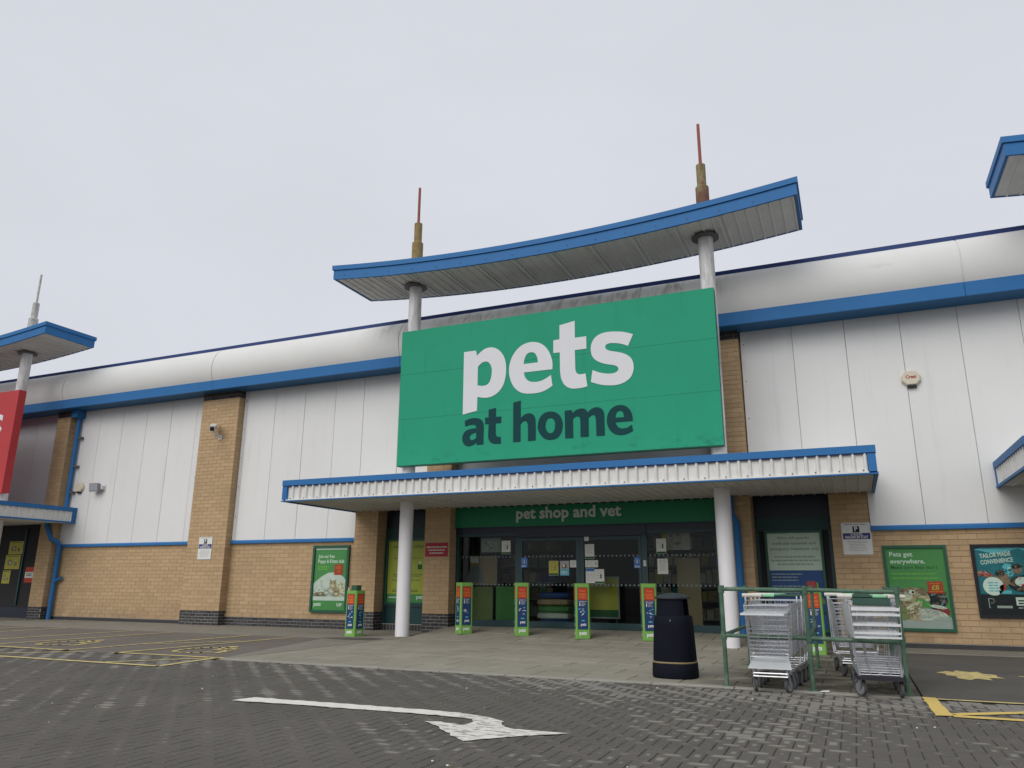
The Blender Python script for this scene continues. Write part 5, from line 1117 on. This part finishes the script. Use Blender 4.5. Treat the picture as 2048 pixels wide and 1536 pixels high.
# ---------------------------------------------------------------- advertising bollards round the entrance
def bollard(label, x, y, z, rot, h=1.04, w=.285, cap=None):
    b = thing('advert_bollard', label, 'bollard', (0, 0, 0), 'lime green advertising bollards by the entrance')
    t = MB(); t.box(-w/2, w/2, -w/2, w/2, 0, h, m_boll, ch=.02); t.build('post', b)
    for k in range(4):
        a = k*math.pi/2; ca, sa = math.cos(a), math.sin(a)
        q = MB(); d = -w/2; pw = w*.66/2
        quad(q, -pw-.008, pw+.008, h*.165, h*.93, d-.001, P['dkgreen']); quad(q, -pw, pw, h*.70, h*.92, d-.002, P['red']); quad(q, -pw, pw, h*.175, h*.70, d-.002, P['navy'])
        text(q, 'Free', 0, h*.845, .062, d-.003, P['orange'], .03, align='C'); text(q, 'puppy', 0, h*.79, .062, d-.003, P['orange'], .03, align='C', width=pw*1.6); text(q, 'class', 0, h*.735, .062, d-.003, P['orange'], .03, align='C', width=pw*1.5)
        lines(q, -pw*.8, pw*.8, h*.68, 1, .1, .018, d-.003, P['grey'], 0); quad(q, -pw*.7, -pw*.5, h*.59, h*.65, d-.003, P['panelwhite']); lines(q, -pw*.3, pw*.75, h*.65, 3, .025, .012, d-.003, P['grey'], .3)
        for _ in range(7): blob(q, random.uniform(-pw*.7, pw*.7), random.uniform(h*.40, h*.55), .022, .010, d-.003, P[random.choice(['panelwhite', 'grey', 'skyblue'])], 7, .3)
        lines(q, -pw*.3, pw*.4, h*.335, 1, .1, .02, d-.003, P['skyblue'], 0); text(q, 'pets', -pw*.45, h*.235, .075, d-.003, P['white'], .03, width=pw*1.1)
        quad(q, -pw*.72, pw*.82, h*.085, h*.125, d-.002, P['white']) if False else text(q, 'pets', -pw*.75, h*.075, .095, d-.002, P['white'], .05, width=pw*1.5)
        q.v = [(px*ca-py*sa, px*sa+py*ca, pz) for px, py, pz in q.v]; q.build('advert_panel', b)
    if cap:
        t = MB(); t.box(-w*.28, w*.28, -w*.28, w*.28, h, h+.11, cap, ch=.015); t.build('cap', b)
    b.location = (x, y, z); b.rotation_euler = (0, 0, R(rot)); return b
bollard('lime green advert bollard with dark cap beside the puppy poster left of the columns', -9.76, -2.02, .0, -8, .93, .29, m_bollcap)
bollard('lime green advert bollard turned on edge beside the left pillar of the doors', -7.67, -1.05, .068, 50)
bollard('lime green advert bollard in front of the left shop window', -6.34, -1.05, .068, 29)
bollard('lime green advert bollard in front of the middle door post', -4.99, -1.18, .060, 25)
bollard('lime green advert bollard half hidden by the black bin', -3.66, -1.13, .063, 20)
bollard('lime green advert bollard with red cap behind the trolley railing', -.66, -2.12, .0, 4, 1.04, .27, m_redcap)

# ---------------------------------------------------------------- litter bin
lb = thing('litter_bin', 'round shouldered black litter bin with gold band by the trolleys', 'bin', (0, 0, 0))
t = MB(); t.lathe([(.262, 0), (.268, .02), (.262, .155), (.255, .165)], (0, 0, 0), m_bin, 32, 2.6); t.build('base', lb, smooth=True)
t = MB(); t.lathe([(.256, .165), (.258, .17), (.257, .180), (.253, .183)], (0, 0, 0), m_gold, 32, 2.6); t.build('gold_band', lb, smooth=True)
t = MB(); t.lathe([(.250, .183), (.252, .2), (.232, .60), (.224, .69), (.214, .705), (.17, .705)], (0, 0, 0), m_bin, 32, 2.6); t.build('body', lb, smooth=True)
t = MB()
for a0, a1 in ((203, 322), (38, 157)):
    t = MB(); n = 12; vs = []
    for k in range(n+1):
        a = R(a0+(a1-a0)*k/n); ct, st = math.cos(a), math.sin(a); e = (abs(ct)**2.6+abs(st)**2.6)**(-1/2.6)
        for r_, z in ((.200, .706), (.184, .90), (.171, .90), (.187, .706)): vs.append((r_*ct*e, r_*st*e, z))
    fs = [(4*k+i, 4*k+(i+1) % 4, 4*k+4+(i+1) % 4, 4*k+4+i) for k in range(n) for i in range(4)]+[(0, 1, 2, 3), (4*n+3, 4*n+2, 4*n+1, 4*n)]
    t.raw(vs, fs, m_bin); t.build('hood_wall', lb)
t = MB(); t.lathe([(.205, .90), (.212, .91), (.21, .925), (.12, .962), (.03, .975)], (0, 0, 0), m_bin2, 32, 2.4); t.build('lid', lb, smooth=True)
t = MB(); t.lathe([(.007, .0), (.007, .02)], (.02, -.229, .645), m_fork, 8); t.build('lock', lb)
lb.location = (-2.09, -6.30, .008); lb.rotation_euler = (0, 0, R(-2))

# ---------------------------------------------------------------- trolley railing
rl = thing('trolley_railing', 'green tubular railing round the shopping trolley bays', 'railing', (-.5, -5.7, 0))
XP = (-1.40, -.51, .39); XB = (-1.44, -.56, .36); YFr, YBk = -6.90, -4.45
for i, (xp, xb) in enumerate(zip(XP, XB)):
    for x, y in ((xp, YFr), (xb, YBk)):
        t = MB(); t.tube([(x, y, 0), (x, y, 1.04)], .0235, m_rail, 10); p_ = t.build('post', rl, smooth=True)
        t = MB()
        for z in (.535, 1.035): t.tube([(x, y, z-.045), (x, y, z+.04)], .033, m_rail, 10)
        t.lathe([(.055, 0), (.055, .012)], (x, y, .004), m_rail, 10); t.build('clamp', p_, smooth=True)
    for z in (.535, 1.035):
        t = MB(); t.tube([(xp, YFr, z), (xb, YBk, z)], .0225, m_rail, 10); t.build('side_rail', rl, smooth=True)
for z in (.535, 1.035):
    t = MB(); t.tube([(XP[0], YFr-.0, z), (XP[1], YFr, z-.005), (XP[2], YFr, z-.02)], .0225, m_rail, 10); t.build('front_rail', rl, smooth=True)

# ---------------------------------------------------------------- shopping trolleys
def castor(par, x, y, rot, r=.072):
    t = MB(); c, s_ = math.cos(rot), math.sin(rot); off = .035
    f = lambda px, py, pz: (x+px*c-py*s_, y+px*s_+py*c, pz)
    fk = MB()
    for sx in (-.024, .021):
        v = [f(sx, -.02, .165), f(sx+.003, -.02, .165), f(sx+.003, .03, .165), f(sx, .03, .165)]
        w = [f(sx, off-.014, r-.01), f(sx+.003, off-.014, r-.01), f(sx+.003, off+.014, r-.01), f(sx, off+.014, r-.01)]
        fk.hexa(w+v, m_fork)
    fk.hexa([f(-.026, -.03, .163), f(.026, -.03, .163), f(.026, .035, .163), f(-.026, .035, .163), f(-.026, -.03, .173), f(.026, -.03, .173), f(.026, .035, .173), f(-.026, .035, .173)], m_fork)
    k = fk.build('castor', par)
    n = 18; vs = []
    for wx, rr in ((-.014, r*.8), (-.014, r), (.014, r), (.014, r*.8)):
        for i in range(n):
            a = 2*math.pi*i/n; vs.append(f(wx, off+rr*math.cos(a), r+rr*math.sin(a)))
    fs = [(q*n+i, q*n+(i+1) % n, (q+1) % 4*n+(i+1) % n, (q+1) % 4*n+i) for q in range(4) for i in range(n)]
    t.raw(vs, fs, m_rubber)
    hub = [f(wx, off+r*.8*math.cos(2*math.pi*i/n), r+r*.8*math.sin(2*math.pi*i/n)) for wx in (-.009, .009) for i in range(n)]
    t.raw(hub, [tuple(range(n)), tuple(range(2*n-1, n-1, -1))], m_fork)
    t.build('wheel', k)
def grid(mb, A, Bq, Cq, Dq, nu, nv, r, m, rim=None):
    """wire grid on the quad A-B-C-D (A,B bottom)"""
    A, Bq, Cq, Dq = map(Vector, (A, Bq, Cq, Dq))
    for i in range(nu+1):
        t_ = i/nu; mb.tube([A.lerp(Bq, t_), Dq.lerp(Cq, t_)], r, m, 4, False)
    for j in range(nv+1):
        t_ = j/nv; mb.tube([A.lerp(Dq, t_), Bq.lerp(Cq, t_)], r*1.1, m, 4, False)
    if rim: mb.tube([A, Bq, Cq, Dq, A], rim, m, 5)
def trolley_deep(label, tray):
    """tall nesting trolley, nose towards -Y"""
    o = thing('shopping_trolley', label, 'trolley', (0, 0, 0), 'shopping trolleys parked in the railing')
    t = MB(); r = .011
    for s in (-1, 1):
        t.tube([(s*.17, -.42, .185), (s*.26, .38, .21), (s*.27, .44, .30), (s*.275, .40, .62), (s*.285, .46, .95)], r, m_chrome, 7)
    t.tube([(-.17, -.42, .185), (.17, -.42, .185)], r, m_chrome, 7); t.tube([(-.17, -.425, .155), (.17, -.425, .155)], r*.8, m_chrome, 6); t.tube([(-.26, .38, .21), (.26, .38, .21)], r, m_chrome, 7)
    for s in (-1, 1): t.tube([(s*.165, -.42, .155), (s*.165, -.42, .215)], .009, m_chrome, 6)
    t.build('chassis', o, smooth=True)
    t = MB(); b = .0032
    F0, F1, F2, F3 = (-.195, -.33, .34), (.195, -.33, .34), (.225, -.40, .86), (-.225, -.40, .86)
    G0, G1, G2, G3 = (-.25, .38, .40), (.25, .38, .40), (.275, .42, .90), (-.275, .42, .90)
    grid(t, F0, F1, F2, F3, 4, 13, b, m_chrome, .006); grid(t, F0, G0, G3, F3, 8, 9, b, m_chrome, .006); grid(t, F1, G1, G2, F2, 8, 9, b, m_chrome, .006)
    grid(t, G0, G1, G2, G3, 5, 8, b, m_chrome, .006); grid(t, F0, F1, G1, G0, 5, 8, b, m_chrome)
    t.build('wire_basket', o)
    t = MB(); t.hexa([(-.255, -.52, .765), (.185, -.52, .765), (.235, -.27, .79), (-.205, -.27, .79), (-.255, -.52, .783), (.185, -.52, .783), (.235, -.27, .808), (-.205, -.27, .808)], m_zincplate)
    if tray == 'top': t.build('shelf_plate', o)
    t = MB(); t.hexa([(-.215, -.46, .232), (.215, -.46, .232), (.185, -.19, .305), (-.185, -.19, .305), (-.215, -.46, .243), (.215, -.46, .243), (.185, -.19, .316), (-.185, -.19, .316)], m_zincplate)
    t.box(-.18, .18, -.192, -.186, .30, .335, m_zincplate)
    if tray: t.build('tray', o)
    t = MB(); t.tube([(-.19, -.20, .31), (-.185, -.22, .36), (-.15, -.22, .37), (.15, -.22, .37), (.185, -.22, .36), (.19, -.20, .31)], .007, m_chrome, 6); t.build('tray_hoop', o)
    t = MB(); t.tube([(-.285, .47, .955), (.285, .47, .955)], .017, m_hgreen, 10); h_ = t.build('handle', o, smooth=True)
    t = MB(); t.tube([(-.32, .47, .957), (-.10, .47, .957)], .023, m_grip, 10); t.build('grip', h_, smooth=True)
    t = MB(); t.tube([(-.09, .47, .956), (.04, .47, .956)], .0185, m_hlime, 10); t.build('handle_label', h_, smooth=True)
    for x, y, a in ((-.155, -.38, .25), (.155, -.38, -.45), (-.25, .34, .1), (.25, .34, -.2)): castor(o, x, y, a)
    return o
def trolley_shallow(label):
    """shallow basket trolley with a black bumper, nose towards -Y"""
    o = thing('shopping_trolley', label, 'trolley', (0, 0, 0), 'shopping trolleys parked in the railing')
    t = MB(); r = .012
    for s in (-1, 1):
        t.tube([(s*.19, -.30, .19), (s*.235, .34, .21), (s*.25, .44, .27), (s*.25, .36, .50), (s*.25, .42, .93)], r, m_chrome, 7)
        t.tube([(s*.19, -.28, .20), (s*.20, -.10, .30), (s*.22, .10, .46), (s*.235, .24, .55)], r*.8, m_chrome, 7)
        t.tube([(s*.09, -.27, .20), (s*.10, -.06, .30), (s*.12, .2, .50)], .006, m_chrome, 6)
    for k in range(9):
        y = -.26+k*.065; t.tube([(-.195-.004*k, y, .205+.017*k), (.195+.004*k, y, .205+.017*k)], .005, m_chrome, 5)
    t.build('chassis', o, smooth=True)
    t = MB(); t.box(-.225, .225, -.345, -.29, .160, .198, m_plastic, ch=.012); t.hexa([(-.20, -.29, .165), (.20, -.29, .165), (.20, -.16, .20), (-.20, -.16, .20), (-.20, -.29, .195), (.20, -.29, .195), (.19, -.16, .225), (-.19, -.16, .225)], m_plastic)
    t.lathe([(.02, 0), (.02, .01)], (.0, -.25, .206), m_grip, 10); t.build('bumper', o)
    t = MB(); b = .0034
    F0, F1, F2, F3 = (-.20, -.22, .555), (.235, -.22, .555), (.245, -.27, .865), (-.21, -.27, .865)
    G0, G1, G2, G3 = (-.235, .36, .575), (.245, .36, .575), (.265, .40, .90), (-.265, .40, .90)
    grid(t, F1, G1, G2, F2, 8, 7, b, m_chrome, .006); grid(t, F0, G0, G3, F3, 8, 7, b, m_chrome, .006); grid(t, G0, G1, G2, G3, 9, 5, b, m_chrome, .006); grid(t, F0, F1, G1, G0, 8, 6, b, m_chrome)
    for i in (0, 1, 2, 3, 8, 9, 10, 11): q = i/11; t.tube([Vector(F0).lerp(Vector(F1), q), Vector(F3).lerp(Vector(F2), q)], .0035, m_chrome, 4, False)
    t.build('wire_basket', o)
    t = MB()
    for q, w in ((0.02, .010), (.16, .011), (.42, .012), (.74, .011), (.92, .016)):
        a, c = Vector(F0).lerp(Vector(F3), q), Vector(F1).lerp(Vector(F2), q); t.hexa([a+Vector((0, -.012, -w)), c+Vector((0, -.012, -w)), c+Vector((0, -.004, -w)), a+Vector((0, -.004, -w)), a+Vector((0, -.012, w)), c+Vector((0, -.012, w)), c+Vector((0, -.004, w)), a+Vector((0, -.004, w))], m_zincplate)
    t.build('front_bars', o)
    t = MB(); t.hexa([(-.262, .02, .59), (-.205, -.235, .55), (-.20, -.235, .55), (-.257, .02, .59), (-.29, -.02, .90), (-.225, -.285, .88), (-.22, -.285, .88), (-.285, -.02, .90)], m_zincplate); t.build('side_plate', o)
    t = MB(); t.hexa([(-.17, .22, .865), (.17, .22, .865), (.19, .36, .92), (-.19, .36, .92), (-.17, .22, .875), (.17, .22, .875), (.19, .36, .93), (-.19, .36, .93)], m_hgreen); t.build('child_seat', o)
    t = MB(); t.tube([(-.30, .44, .955), (.30, .44, .955)], .017, m_hgreen, 10); h_ = t.build('handle', o, smooth=True)
    for a, b_ in ((-.34, -.19), (.17, .34)):
        t = MB(); t.tube([(a, .44, .957), (b_, .44, .957)], .023, m_grip, 10); t.build('grip', h_, smooth=True)
    t = MB(); t.tube([(.02, .44, .957), (.16, .44, .957)], .0185, m_hlime, 10); t.build('handle_label', h_, smooth=True)
    for x, y, a in ((-.17, -.27, .75), (.18, -.27, .15), (-.23, .34, .3), (.23, .34, -.1)): castor(o, x, y, a, .076)
    return o
def copy_tree(o, parent=None):
    c = o.copy(); COL.objects.link(c)
    if parent: c.parent = parent
    for ch in list(o.children): copy_tree(ch, c)
    return c
def place(o, x, y, rz, label=None):
    o.location = (x, y, .006); o.rotation_euler = (0, 0, R(rz))
    if label: o['label'] = label
d0 = trolley_deep('deep wire trolley with a bright shelf plate, front of the left row', 'top'); place(d0, -.905, -6.86, 1.5)
d1 = trolley_deep('deep wire trolley nested second in the left row', None); place(d1, -.885, -6.54, .5)
for i, lab in enumerate(('deep wire trolley nested third in the left row', 'deep wire trolley nested last in the left row', 'deep wire trolley standing at the back beside the red capped bollard', 'deep wire trolley nested at the back of the right bay')):
    c = copy_tree(d1); place(c, *((-.875, -6.24, 0), (-.865, -5.94, -.5), (-.07, -4.95, 1), (-.06, -4.65, 1))[i], lab)
s0 = trolley_shallow('shallow white wire trolley with black bumper, front of the right row'); place(s0, .145, -6.86, 0)
for i, lab in enumerate(('shallow wire trolley nested second in the right row', 'shallow wire trolley nested last in the right row')):
    c = copy_tree(s0); place(c, .135-.01*i, -6.50+.34*i, 0, lab)

lt = thing('litter_scrap', 'small white scrap of litter at the foot of the middle rail post', 'litter', (-.40, -7.02, .01))
t = MB(); t.face([(-.45, -7.03, .012), (-.36, -7.045, .014), (-.345, -7.0, .028), (-.42, -6.985, .02)], m_litter); t.build('paper', lt)
